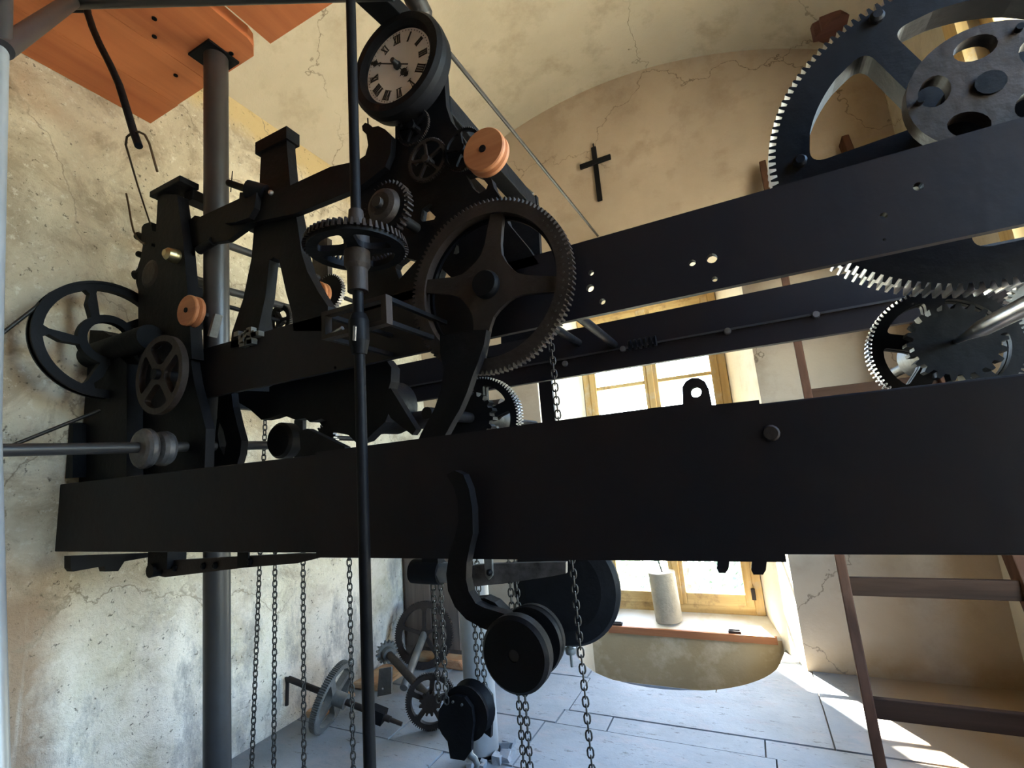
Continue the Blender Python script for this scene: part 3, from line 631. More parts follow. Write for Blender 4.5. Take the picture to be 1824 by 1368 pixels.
# ring wheels of the motion work on the stand
for px, py, r, nm in ((763, 287, 0.063, 'motion_wheel'), (738, 228, 0.055, 'motion_wheel'), (826, 268, 0.060, 'motion_wheel')):
    q = at(px, py, Y=0.985); m2 = gear_mesh((q.x, q.z), 0.976, 0.984, r, 0.003, 60, r * 0.84, r * 0.2, 5, 0.003, 0.4); m2.cyl((q.x, 0.968, q.z), (q.x, 1.0, q.z), 0.011, 12)
    tag(m2.build(nm, [M_RUST if px == 763 else M_IRON, M_RUST]), {763: 'thin spoked wheel on the dial stand, below the dial', 738: 'dark thin wheel directly under the dial rim', 826: 'dark thin wheel beside the large orange pulley'}[px], 'gear', 'thin wheels on the dial stand')
# leading-off rod to the far wall
t = T('drive_rod', 'thin straight rod running from the dial back to the far wall', 'rod', (-0.69, 2.0, 1.36))
mb = MB(); mb.cyl((-0.69, 0.99, 1.355), (-0.69, YF + 0.01, 1.505), 0.0075, 12); mb.build('shaft', M_PIPE, t)
# block and bar above the dial
t = T('upper_bracket', 'dark sloping bar with a rounded grey end above the dial', 'bracket', (-0.80, 0.97, 1.30))
a = at(640, -30, Y=0.85); b = at(735, 60, Y=0.99); mb = MB(); mb.bar(a, b, 0.075, 0.045); mb.build('bar', M_IRON, t, 0.004)
a = at(735, -10, Y=0.98); b = at(758, 40, Y=1.03); mb = MB(); mb.lathe(a, b, [(-0.05, 0.0001), (-0.05, 0.03), ((b - a).length * 0.8, 0.032), ((b - a).length, 0.022), ((b - a).length, 0.0001)], 20); mb.build('grey_end', M_PIPE, t)

# ------------------------------------------------------------------ bevel drive on the vertical shaft
VX, VY = -0.703, 0.75
t = T('vertical_shaft', 'slim black vertical shaft passing in front of everything, carrying a horizontal crown wheel', 'shaft', (VX, VY, -1.0))
mb = MB(); mb.cyl((VX, VY, FL), (VX, VY, 2.60), 0.0115, 20); mb.build('rod', M_IRON, t)
mb = MB(); nT = 56; lo = []
def ringz(r, z): return [(VX + r * math.cos(2 * PI * k / 64), VY + r * math.sin(2 * PI * k / 64), z) for k in range(64)]
BM = Matrix.Identity(3)
g = gear_mesh((0, 0), 0.0, 0.014, 0.104, 0.001, 64, 0.082, 0.03, 4, 0.012, 0.5, BM, (VX, VY, 0.492), toothed=False); g.build('crown_wheel', M_IRON, t)
mb = MB()
for i in range(nT):
    a = 2 * PI * i / nT; da = 2 * PI / nT * 0.27
    def P(r, s, z): return (VX + r * math.cos(a + s), VY + r * math.sin(a + s), z)
    mb.add([P(0.088, -da, 0.505), P(0.112, -da, 0.498), P(0.112, da, 0.498), P(0.088, da, 0.505), P(0.089, -da * 0.5, 0.523), P(0.108, -da * 0.5, 0.516), P(0.108, da * 0.5, 0.516), P(0.089, da * 0.5, 0.523)],
           [(0, 3, 2, 1), (4, 5, 6, 7), (0, 1, 5, 4), (1, 2, 6, 5), (2, 3, 7, 6), (3, 0, 4, 7)])
mb.build('crown_teeth', M_RUST, t)
mb = MB(); mb.lathe((VX, VY, 0.40), (VX, VY, 0.60), [(0, 0.0001), (0, 0.022), (0.05, 0.022), (0.06, 0.028), (0.13, 0.028), (0.135, 0.02), (0.19, 0.016)], 20); mb.build('collar', M_RUST, t)
mb = MB(); mb.lathe((VX, VY, 0.26), (VX, VY, 0.5), [(0, 0.0001), (0, 0.016), (0.03, 0.022), (0.075, 0.022), (0.09, 0.016)], 6); mb.build('coupling', M_IRON, t)
q = at(648, 592, Y=VY - 0.02); mb = MB(); mb.cyl((VX + 0.006, VY - 0.02, q.z - 0.012), (VX + 0.018, VY - 0.03, q.z + 0.014), 0.004, 8); mb.build('set_screw', M_STEEL, t)
bk = T('shaft_bracket', 'open rectangular iron bracket holding the vertical shaft to the frame', 'bracket', (VX, 0.86, 0.3))
o4 = tr([(575, 548), (690, 530), (690, 575), (575, 580)], 0.77); i4 = [(o4[0][0] + 0.012, o4[0][1] - 0.012), (o4[1][0] - 0.012, o4[1][1] - 0.012), (o4[2][0] - 0.012, o4[2][1] + 0.010), (o4[3][0] + 0.012, o4[3][1] + 0.010)]
zz0, zz1 = 0.32, 0.385; x0, x1 = o4[0][0], o4[1][0]
mb = MB(); mb.prism([[(x0, zz0), (x1, zz0), (x1, zz1), (x0, zz1)], [(x0 + 0.012, zz0 + 0.01), (x1 - 0.014, zz0 + 0.01), (x1 - 0.014, zz1 - 0.01), (x0 + 0.012, zz1 - 0.01)]], 0.765, 0.785); mb.build('front_loop', M_RUST, bk)
for x in (x0 + 0.006, x1 - 0.006):
    for z_ in (zz0 + 0.006, zz1 - 0.006):
        mb = MB(); mb.box((x - 0.006, 0.785, z_ - 0.005), (x + 0.006, 1.0, z_ + 0.005)); mb.build('side_arm', M_IRON, bk)
q = at(600, 590, Y=0.78); mb = MB(); mb.cyl((q.x - 0.015, 0.78, q.z - 0.004), (q.x + 0.018, 0.78, q.z + 0.004), 0.005, 10); mb.build('clamp_bolt', M_STEEL, bk)
# upright bevel wheel meshing with it
c = at(690, 372, Y=0.88)
t = T('upright_wheel', 'upright toothed wheel with a brown boss beside the vertical shaft, left of the orange pulley', 'gear', (c.x, 0.88, c.z - 0.08))
gear_mesh((c.x, c.z), 0.87, 0.893, 0.072, 0.010, 34, 0.03, 0.02, 0, 0.01).build('rim', [M_IRON, M_RUST], t)
mb = MB(); mb.lathe((c.x, 0.82, c.z), (c.x, 0.95, c.z), [(0.03, 0.0001), (0.03, 0.030), (0.036, 0.042), (0.05, 0.048)], 28); mb.build('boss', M_RUST, t)
axle(t, (c.x, c.z), 0.838, 1.01, 0.014, M_INK)

# ------------------------------------------------------------------ upper rail with hooked end, A-shaped stand, left gantry
t = T('upper_rail', 'heavy upper rail rising to a hooked end below the dial', 'rail', (-1.3, 1.0, 0.85))
mb = MB(); mb.prism([tr([(325, 403), (346, 391), (352, 386), (362, 388), (455, 345), (517, 335), (593, 300), (617, 295), (640, 290), (655, 280), (660, 262), (657, 243), (650, 236), (649, 228), (655, 222), (662, 225), (668, 230), (678, 228), (690, 234), (702, 246), (700, 275), (690, 300), (668, 318), (645, 335), (617, 348), (530, 383), (455, 398), (410, 430), (335, 441)], 0.985)], 0.975, 0.995); mb.build('casting', M_IRON, t)
mb = MB(); q0 = at(656, 226, Y=0.985); q1 = at(655, 211, Y=0.985); mb.cyl(q0, q1, 0.0022, 8); mb.build('pin', M_IRON, t)
def aframe(name, Y, label, dx):
    t = T(name, label, 'stand', (-1.25 + dx, Y, 0.49))
    o = tr([(463, 256), (470, 249), (496, 236), (510, 238), (511, 262), (517, 330), (530, 398), (537, 450), (547, 483), (567, 520), (584, 545), (584, 590), (523, 590), (520, 557), (510, 523), (497, 463), (487, 458), (480, 463), (473, 527), (460, 587), (460, 612), (410, 620), (413, 593), (433, 533), (448, 460), (453, 400), (462, 335), (465, 270), (462, 268)], 1.0)
    mb = MB(); mb.prism([o], Y, Y + 0.035); mb.build('casting', M_IRON, t)
    mb = MB(); a = at(460, 262, Y=1.0); b = at(512, 240, Y=1.0); mb.box((a.x - 0.005, Y - 0.008, a.z - 0.03), (b.x + 0.005, Y + 0.045, a.z + 0.015)); mb.build('cap', M_IRON, t)
    mb = MB(); a = at(448, 598, Y=1.0)
    rnd = random.Random(3)
    for i in range(14): c = Vector((a.x + rnd.uniform(-0.05, 0.05), Y + 0.01, a.z + rnd.uniform(-0.03, 0.02))); mb.box(c - Vector((0.012, 0.03, 0.008)), c + Vector((0.012, 0.03, 0.008)))
    mb.build('mortar_lump', M_GREY, t)
    return t
aframe('a_stand', 1.0, 'tall black A-shaped cast stand on the front rail', 0)
# linkage pivot between gantry and stand
t = T('pivot_linkage', 'short pivot linkage with a pinned rod beside the A-shaped stand', 'linkage', (-1.5, 0.97, 0.9))
q = [at(*p, Y=0.96) for p in ((408, 326), (442, 338), (452, 342))]; mb = MB(); mb.cyl(q[0], q[1], 0.012, 12); mb.build('rod', M_IRON, t)
mb = MB(); mb.cyl(q[1], q[2] + Vector((0.02, 0.03, 0)), 0.032, 16); mb.build('collar', M_IRON, t)
mb = MB(); mb.cyl(at(414, 305, Y=0.96), at(411, 342, Y=0.96), 0.0018, 6); mb.build('split_pin', M_IRON, t)
mb = MB(); mb.prism([tr([(432, 345), (462, 345), (458, 372), (448, 390), (425, 398), (405, 400), (405, 385), (430, 370)], 0.965)], 0.955, 0.975); mb.build('crank', M_IRON, t)
q = at(482, 343, Y=0.97); mb = MB(); mb.lathe((q.x, 0.965, q.z), (q.x, 1.0, q.z), [(0, 0.0001), (0, 0.006), (0.006, 0.009), (0.01, 0.009)], 10); mb.build('bolt', M_STEEL, t)
t = T('gantry_frame', 'square black gantry post with a bar reaching back over two shafts, left part of clock', 'frame', (-1.75, 1.1, 0.5))
a = at(287, 345, Y=0.96); b = at(330, 345, Y=0.96); zt = at(305, 340, Y=0.96).z
xg0, xg1 = a.x, at(334, 430, Y=0.96).x - 0.02
mb = MB(); mb.prism([tr([(289, 348), (323, 350), (334, 430), (345, 560), (350, 640), (255, 650), (268, 560), (284, 440)], 0.96)], 0.945, 0.985); mb.build('front_post', M_IRON, t, 0.003)
mb = MB(); mb.box((xg0 - 0.02, 0.93, zt - 0.012), (xg1 + 0.01, 1.0, zt + 0.012)); mb.build('cap', M_IRON, t, 0.003)
mb = MB(); mb.box((xg1 - 0.06, 0.985, zt - 0.05), (xg1 - 0.005, 1.30, zt - 0.008)); mb.build('back_bar', M_IRON, t, 0.003)
xr2 = xg1 - 0.03
mb = MB(); mb.prism([[(xr2 - 0.05, 0.48), (xr2 + 0.11, 0.48), (xr2 + 0.06, 0.60), (xr2 + 0.03, 0.75), (xr2 + 0.028, zt - 0.01), (xr2 - 0.03, zt - 0.01), (xr2 - 0.03, 0.75)]], 1.28, 1.31); mb.build('rear_post', M_IRON, t)
for zc, r in ((0.965, 0.0155), (0.772, 0.0155)):
    mb = MB(); mb.cyl((-1.75, 0.98, zc), (-1.75, 1.64, zc + 0.02), r, 16); mb.build('cross_shaft', M_PIPE, t)
q = at(355, 446, Y=0.98); q2 = at(380, 430, Y=0.98); mb = MB(); mb.cyl(q, q2, 0.016, 12); mb.build('peg', M_IRON, t)
q = at(308, 455, Y=0.93); mb = MB(); mb.lathe((q.x, 0.90, q.z), (q.x, 0.95, q.z), [(0, 0.0001), (0.0, 0.012), (0.01, 0.022), (0.03, 0.026), (0.045, 0.026)], 18); mb.build('brass_nut', M_BRASS, t)
# escapement block left of the gantry post
t = T('escapement_block', 'jagged black escapement block with pegs and hooked wire at the far left', 'mechanism', (-1.95, 1.0, 0.5))
mb = MB(); mb.prism([tr([(260, 407), (264, 402), (276, 398), (279, 414), (287, 416), (287, 436), (278, 436), (277, 441), (285, 443), (300, 455), (300, 600), (254, 640), (254, 520), (250, 505), (250, 487), (258, 462), (262, 440), (259, 430)], 0.98)], 0.965, 1.0); mb.build('body', M_IRON, t)
for p0, p1, r in (((245, 420), (262, 428), 0.016), ((246, 452), (262, 459), 0.012), ((240, 490), (256, 489), 0.018)):
    mb = MB(); mb.cyl(at(*p0, Y=0.97), at(*p1, Y=0.985), r, 12); mb.build('peg', M_IRON, t)
mb = MB(); mb.cyl(at(243, 480, Y=0.965), at(244.5, 502, Y=0.965), 0.002, 6); mb.build('split_pin', M_IRON, t)
c = at(275, 490, Y=0.96); mb = MB(); mb.lathe((c.x, 0.94, c.z), (c.x, 0.97, c.z), [(0, 0.0001), (0, 0.04), (0.006, 0.055), (0.03, 0.055)], 20); mb.build('round_cover', M_RUST, t)

# ------------------------------------------------------------------ orange wooden pulleys
def wood_pulley(px, py, Y, r, label):
    c = at(px, py, Y=Y); t = T('wooden_pulley', label, 'pulley', (c.x, Y, c.z - r), 'orange wooden pulleys on the clock')
    mb = MB(); mb.lathe((c.x, Y - 0.012, c.z), (c.x, Y + 0.05, c.z), [(0, 0.006), (0, r - 0.003), (0.003, r), (0.011, r), (0.017, r - 0.008), (0.023, r), (0.033, r), (0.036, r - 0.003), (0.036, 0.0001)], 40); mb.build('sheave', M_DISC, t)
    mb = MB(); mb.cyl((c.x, Y - 0.015, c.z), (c.x, Y + 0.06, c.z), 0.009, 12); mb.build('pin', M_IRON, t)
wood_pulley(864, 270, 0.95, 0.057, 'large orange wooden pulley to the right of the dial stand')
wood_pulley(338, 554, 0.94, 0.054, 'small orange wooden pulley at the left below the gantry post')
wood_pulley(568, 524, 1.45, 0.055, 'orange wooden pulley half hidden behind the A-shaped stand')
c = at(585, 520, Y=1.50); mb = gear_mesh((c.x, c.z), 1.50, 1.52, 0.085, 0.008, 40, 0.03, 0.02, 0, 0.01); mb.cyl((c.x, 1.45, c.z), (c.x, 1.66, c.z), 0.01, 12); tag(mb.build('pinion', [M_IRON, M_STEEL]), 'small wheel with bright teeth behind the half hidden orange pulley', 'gear')
c = at(500, 572, Y=1.4); mb = gear_mesh((c.x, c.z), 1.39, 1.41, 0.075, 0.006, 60, 0.05, 0.02, 3, 0.008); mb.cyl((c.x, 1.03, c.z), (c.x, 1.66, c.z), 0.009, 12); tag(mb.build('pinion', [M_IRON, M_RUST]), 'fine toothed wheel behind the legs of the A-shaped stand', 'gear')
# rear post seen behind the stand
mb = MB(); a = at(556, 440, Y=1.6); b = at(583, 440, Y=1.6); mb.box((a.x, 1.6, 0.48), (b.x, 1.63, a.z + 0.02)); tag(mb.build('rear_post', M_RUST), 'short dark upright behind the A-shaped stand on the rear rail', 'post')
# curved brake shoe and small lever in front of the rail, left
c = at(366, 545, Y=1.2)
t = T('ratchet_drum', 'dark round drum behind the small orange pulley', 'drum', (c.x, 1.2, 0.5))
mb = MB(); mb.lathe((c.x - 0.02, 1.08, c.z), (c.x - 0.02, 1.3, c.z), [(0, 0.0001), (0, 0.12), (0.10, 0.12), (0.10, 0.0001)], 36); mb.build('barrel', M_IRON, t)
mb = MB(); a = at(378, 600, Y=1.0); b = at(389, 560, Y=1.0); mb.bar(a, b, 0.028, 0.012); tag(mb.build('pawl', M_GREY), 'short grey pawl strip standing on the front rail left of the A-shaped stand', 'lever')

# ------------------------------------------------------------------ left end: rope wheel, bearing, spoked hand wheel, winding shaft
FX, FC, FR = -2.04, (0.890, 0.575), 0.211
XM = Matrix(((0, 0, 1), (1, 0, 0), (0, 1, 0)))        # (u, v, w) -> (Y = u, Z = v, X = w)
t = T('rope_wheel', 'thin spoked rope wheel standing against the left wall', 'wheel', (FX, FC[0], FC[1] - FR))
hl = []
for i in range(5):
    a1 = math.radians(-34 + 72 * i); pts = []
    a2 = a1 + 2 * PI / 5
    # curved spokes: the opening is skewed between rim and hub ring
    sk = 0.22
    for k in range(11): pts.append((0.186, a1 + 0.10 + (a2 - a1 - 0.20) * k / 10))
    pts.append((0.170, a2 - 0.055)); pts.append((0.14, a2 - 0.10 + sk * 0.3))
    for k in range(7): pts.append((0.093, a2 - 0.14 + sk * 0.8 - (a2 - a1 - 0.30) * k / 6))
    pts.append((0.14, a1 + 0.12 + sk * 0.35)); pts.append((0.170, a1 + 0.06))
    hl.append([(FC[0] + r * math.cos(a), FC[1] + r * math.sin(a)) for r, a in pts])
mb = MB(); mb.prism([circ(FC[0], FC[1], FR, 64)] + hl + [circ(FC[0], FC[1], 0.066, 32)], -0.014, 0.014, XM, (FX, 0, 0)); mb.build('wheel', M_IRON, t)
mb = MB(); mb.prism([circ(FC[0], FC[1], FR + 0.006, 64), circ(FC[0], FC[1], FR - 0.004, 64)], -0.018, -0.010, XM, (FX, 0, 0), smooth_side=True); mb.prism([circ(FC[0], FC[1], FR + 0.006, 64), circ(FC[0], FC[1], FR - 0.004, 64)], 0.010, 0.018, XM, (FX, 0, 0), smooth_side=True); mb.build('flange', M_IRON, t)
mb = MB(); mb.cyl((XL + 0.0, FC[0] + 0.02, FC[1] - 0.03), (-1.80, FC[0] + 0.02, FC[1] - 0.03), 0.045, 20); mb.build('axle', M_IRON, t)
t = T('drive_rope', 'thin dark rope leaving the rope wheel towards the left edge', 'rope', (FX, 0.5, 0.3))
mb = MB(); p = at(72, 541, X=FX); q = at(0, 597, X=FX); d = (q - p).normalized(); mb.cyl(p, q + d * 0.35, 0.006, 8); mb.build('upper_run', M_CHAIN, t)
p = at(150, 742, X=FX); q = at(38, 787, X=FX); d = (q - p).normalized(); mb = MB(); mb.cyl(p - d * 0.05, q + d * 0.35, 0.006, 8); mb.build('lower_run', M_CHAIN, t)
t = T('bearing_pedestal', 'black rounded bearing pedestal in front of the rope wheel', 'bearing', (-1.95, 0.95, 0.07))
mb = MB(); mb.prism([[(max(p[0], XL + 0.005), max(p[1], 0.069)) for p in tr([(141, 860), (142, 720), (147, 640), (150, 608), (160, 597), (180, 591), (200, 592), (213, 600), (216, 622), (232, 640), (243, 650), (243, 860)], 0.93)]], 0.90, 0.95); mb.build('casting', M_IRON, t, 0.004)
mb = MB(); mb.prism([[(max(p[0], XL + 0.005), p[1]) for p in tr([(88, 785), (92, 762), (142, 755), (142, 850), (100, 855)], 0.88)]], 0.86, 0.92); mb.build('foot', M_IRON, t)
mb = MB(); mb.prism([[(-2.0, 0.068), (-1.55, 0.068), (-1.55, 0.20), (-1.62, 0.36), (-1.66, 0.50), (-1.95, 0.50), (-1.98, 0.36)]], 0.955, 0.985)
tag(mb.build('train_plate', M_IRON), 'black side plate standing on the front beam behind the spoked hand wheel', 'plate')
HC = (-1.697 * 0.9 / 0.9, 0.393)
t = T('hand_wheel', 'small dark four-spoke hand wheel in front of the left end of the rail', 'wheel', (HC[0], 0.9, HC[1] - 0.13))
gear_mesh(HC, 0.885, 0.905, 0.132, 0, 8, 0.112, 0.035, 4, 0.014, math.radians(38), toothed=False).build('rim', M_RUST, t)
axle(t, HC, 0.87, 1.0, 0.018, M_IRON)
# winding shaft running towards the viewer at the left, with collars coloured as if partly lit
t = T('winding_shaft', 'dark round shaft lying across the beam at the left edge with dark collars painted as if partly lit', 'shaft', (-1.65, 0.8, 0.14))
sx = -1.65; p0 = at(0, 802, X=sx); p1 = at(470, 793, X=sx)
mb = MB(); d = (p1 - p0).normalized(); mb.cyl(p0 - d * 0.25, p1 + d * 0.06, 0.0165, 18); mb.build('bar', M_PIPE, t)
for px, r, w_ in ((258, 0.062, 0.02), (290, 0.055, 0.024)):
    c = at(px, 799, X=sx); mb = MB(); mb.lathe(c - d * w_, c + d * w_, [(0, 0.0001), (0, r * 0.7), (w_ * 0.25, r * 0.9), (w_ * 0.7, r), (w_ * 1.3, r), (w_ * 1.75, r * 0.9), (2 * w_, r * 0.7), (2 * w_, 0.0001)], 40); mb.build('collar', M_PARTLIT, t)
t = T('curved_cam', 'crescent-shaped black cam standing on the front beam', 'cam', (-1.38, 1.05, 0.07))
mb = MB(); mb.prism([tr([(392, 700), (417, 700), (420, 725), (427, 755), (435, 785), (433, 808), (426, 832), (385, 838), (372, 815), (362, 795), (350, 782), (380, 770), (392, 745)], 1.06), tr([(396, 752), (403, 768), (408, 790), (404, 812), (396, 795), (393, 775)], 1.06)], 1.05, 1.075); mb.build('blade', M_IRON, t)

# ------------------------------------------------------------------ lower striking train between rail and beam
c = at(600, 715, Y=1.15)
t = T('striking_drum', 'bulky black striking drum hanging under the rail behind the vertical shaft', 'drum', (c.x, 1.2, 0.1))
mb = MB(); mb.prism([tr([(484, 690), (530, 668), (690, 640), (701, 655), (700, 680), (694, 700), (700, 718), (697, 735), (690, 752), (668, 772), (655, 785), (640, 790), (625, 775), (600, 770), (590, 752), (577, 746), (556, 752), (548, 745), (530, 748), (505, 738), (485, 745), (470, 748), (448, 728), (425, 715), (420, 700), (445, 697), (484, 698)], 1.12)], 1.11, 1.15); mb.build('casting', M_IRON, t)
mb = MB(); mb.lathe((c.x, 1.15, c.z), (c.x, 1.6, c.z), [(0, 0.0001), (0, 0.10), (0.30, 0.10), (0.30, 0.0001)], 32); mb.build('barrel', M_IRON, t)
mb = MB(); mb.prism([tr([(676, 700), (700, 692), (745, 765), (738, 775), (700, 745)], 1.09)], 1.08, 1.105); mb.build('strut', M_IRON, t)
mb = MB(); mb.tube([at(*p, Y=1.3) for p in ((698, 668), (690, 680), (683, 700), (688, 705))], 0.012, 8); mb.build('bent_pipe', M_GREY, t)
mb = MB(); c = at(512, 785, Y=1.2); mb.lathe((c.x, 1.16, c.z), (c.x, 1.3, c.z), [(0, 0.0001), (0, 0.055), (0.01, 0.064), (0.05, 0.064), (0.05, 0.0001)], 30)
tag(mb.build('fly_disc', M_IRON), 'plain black disc just above the front beam beside the short chain', 'disc')
mb = MB(); mb.prism([[(p[0], max(p[1], 0.068)) for p in tr([(541, 768), (556, 764), (622, 796), (621, 812), (560, 822), (545, 822)], 0.91)]], 0.895, 0.915); tag(mb.build('stop_lever', M_IRON), 'slanting black lever resting on the front beam', 'lever')
c = at(582, 780, Y=1.45); mb = gear_mesh((c.x, c.z), 1.44, 1.46, 0.06, 0.012, 20, 0.03, 0.02, 0, 0.01); mb.cyl((c.x, 1.40, c.z), (c.x, 1.64, c.z), 0.01, 12); tag(mb.build('pinion', [M_IRON, M_STEEL]), 'coarse toothed wheel low behind the slanting lever', 'gear')

# ------------------------------------------------------------------ curved arms in front
t = T('curved_lever', 'long curved black arm dropping from the four-spoke wheel to the beam', 'lever', (-0.55, 0.93, 0.0))
mb = MB(); mb.prism([tr([(790, 600), (850, 590), (872, 590), (868, 615), (858, 645), (848, 670), (838, 700), (825, 730), (812, 752), (798, 778), (790, 800), (770, 860), (735, 850), (745, 800), (758, 770), (780, 730), (792, 695), (797, 660), (790, 630)], 0.925)], 0.91, 0.932); mb.build('blade', M_IRON, t)
mb = MB(); mb.prism([tr([(560, 765), (572, 762), (620, 790), (622, 800), (612, 806)], 0.92)], 0.915, 0.93) if False else None
ca = tr([(800, 845), (815, 838), (830, 845), (840, 870), (846, 905), (847, 950), (842, 970), (836, 1000), (835, 1030), (840, 1052), (852, 1072), (868, 1080), (885, 1085), (908, 1092), (915, 1110), (905, 1118), (880, 1122), (862, 1115), (835, 1100), (815, 1078), (803, 1050), (800, 1020), (805, 985), (815, 955), (822, 925), (820, 890), (812, 865)], 0.80)
t = T('hooked_arm', 'black hooked arm curling below the beam to the round drum', 'lever', (-0.5, 0.8, -0.3))
mb = MB(); mb.prism([ca], 0.790, 0.812); mb.build('blade', M_IRON, t)
mb = MB(); mb.prism([tr([(852, 1062), (872, 1060), (890, 1068), (912, 1090), (900, 1096), (872, 1086)], 0.835)], 0.815, 0.84); mb.build('rear_web', M_IRON, t)
dc = (-0.381 * 0.78 / 0.75, -0.297 * 0.78 / 0.75)
t = T('flanged_drum', 'round black flanged drum at the end of the hooked arm', 'drum', (dc[0], 0.8, dc[1] - 0.065))
mb = MB(); mb.lathe((dc[0], 0.762, dc[1]), (dc[0], 0.95, dc[1]), [(0, 0.010), (0.0, 0.056), (0.006, 0.062), (0.024, 0.062), (0.03, 0.056), (0.034, 0.035), (0.062, 0.035), (0.066, 0.058), (0.074, 0.060), (0.078, 0.052), (0.084, 0.058), (0.094, 0.058), (0.098, 0.05), (0.098, 0.0001)], 48); mb.build('body', M_IRON, t)
mb = MB(); mb.cyl((dc[0], 0.764, dc[1]), (dc[0], 0.90, dc[1]), 0.010, 12); mb.build('pin', M_INK, t)

# ------------------------------------------------------------------ pendulum
PC = (-0.685, -0.453)
t = T('pendulum', 'clock pendulum with flat rod and big black disc bob below the beam', 'pendulum', (PC[0], 1.77, -0.74))
mb = MB(); mb.lathe((PC[0], 1.74, PC[1]), (PC[0], 1.85, PC[1]), [(0, 0.0001), (0.0, 0.15), (0.012, 0.20), (0.03, 0.212), (0.042, 0.212), (0.06, 0.20), (0.07, 0.15), (0.07, 0.0001)], 64); mb.build('bob', M_IRON, t)
mb = MB(); mb.box((PC[0] - 0.028, 1.768, PC[1] + 0.15), (PC[0] + 0.028, 1.784, 0.95)); mb.build('flat_rod', M_BEAM, t)
mb = MB(); mb.lathe((PC[0], 1.775, -0.735), (PC[0], 1.775, -0.62), [(0, 0.0001), (0.0, 0.005), (0.045, 0.005), (0.045, 0.018), (0.055, 0.02), (0.065, 0.02), (0.068, 0.012), (0.08, 0.013), (0.10, 0.013)], 14); mb.build('rating_nut', M_GREY, t)

# ------------------------------------------------------------------ items hanging under the beam
t = T('link_bar', 'jointed flat link bar with rivets hanging under the front beam', 'linkage', (-1.4, 0.97, -0.25))
mb = MB(); mb.prism([tr([(284, 1003), (297, 998), (436, 990), (535, 985), (572, 985), (572, 993), (535, 1002), (440, 1010), (300, 1027), (285, 1024)], 0.99)], 0.98, 0.992); mb.build('bar', M_RUST, t)
for px, py in ((312, 1012), (363, 1008), (384, 1007), (446, 1000)):
    q = at(px, py, Y=0.98); mb = MB(); mb.lathe((q.x, 0.972, q.z), (q.x, 0.98, q.z), [(0, 0.0001), (0, 0.006), (0.004, 0.011), (0.008, 0.011)], 12); mb.build('rivet', M_IRON, t)
q0 = at(287, 1013, Y=0.985); mb = MB(); mb.cyl((q0.x, 0.95, q0.z), (q0.x, 1.02, q0.z), 0.022, 16); mb.build('roller', M_IRON, t)
mb = MB(); q = at(305, 993, Y=1.0); mb.box((q.x - 0.06, 0.96, q.z - 0.03), (q.x + 0.05, 1.02, -0.162)); mb.build('hanger', M_IRON, t)
q = at(440, 990, Y=0.985); mb = MB(); mb.box((q.x - 0.03, 0.975, q.z - 0.03), (q.x + 0.02, 0.98, -0.162)); mb.build('hanger', M_IRON, t)
t = T('under_rail', 'stepped dark strip under the left end of the front beam', 'rail', (-2.0, 0.97, -0.25))
ol = [at(*p, X=-2.0) for p in ((120, 990), (285, 984), (284, 988), (216, 1000), (205, 1017), (183, 1018), (180, 1008), (125, 1018), (120, 1012))]
mb = MB(); mb.prism([[(p.y, p.z) for p in ol]], -0.02, 0.02, XM, (-2.0, 0, 0)); mb.build('strip', M_IRON, t)
t = T('chain_roller', 'thick black roller with a square-ended arbor hanging below the beam', 'roller', (-1.05, 1.45, -0.38))
c = at(790, 1022, Y=1.38)
mb = MB(); mb.cyl((c.x - 0.135, 1.40, c.z + 0.002), (c.x - 0.02, 1.40, c.z), 0.040, 24); mb.build('drum', M_IRON, t)
mb = MB(); mb.cyl((c.x - 0.02, 1.40, c.z), (c.x + 0.045, 1.40, c.z), 0.034, 6); mb.build('square_end', M_GREY, t)
mb = MB(); mb.box((c.x - 0.085, 1.38, c.z), (c.x - 0.02, 1.42, -0.10)); mb.build('hanger', M_IRON, t)
t = T('lift_lever', 'flat steel lever lying level under the beam beside the hooked arm', 'lever', (-0.65, 1.3, -0.34))
mb = MB(); mb.prism([tr([(832, 1010), (850, 1005), (880, 1003), (985, 1000), (1010, 1000), (1010, 1020), (985, 1025), (900, 1038), (838, 1044)], 1.22)], 1.21, 1.225); mb.build('bar', M_PARTLIT, t)
mb = MB(); mb.prism([tr([(863, 990), (877, 990), (878, 1025), (872, 1032), (866, 1025)], 1.205)], 1.20, 1.21); mb.build('hanger', M_GREY, t)
q = at(871, 1020, Y=1.195); mb = MB(); mb.lathe((q.x, 1.188, q.z), (q.x, 1.20, q.z), [(0, 0.0001), (0.0, 0.004), (0.006, 0.009), (0.012, 0.009)], 12); mb.build('bolt', M_IRON, t)

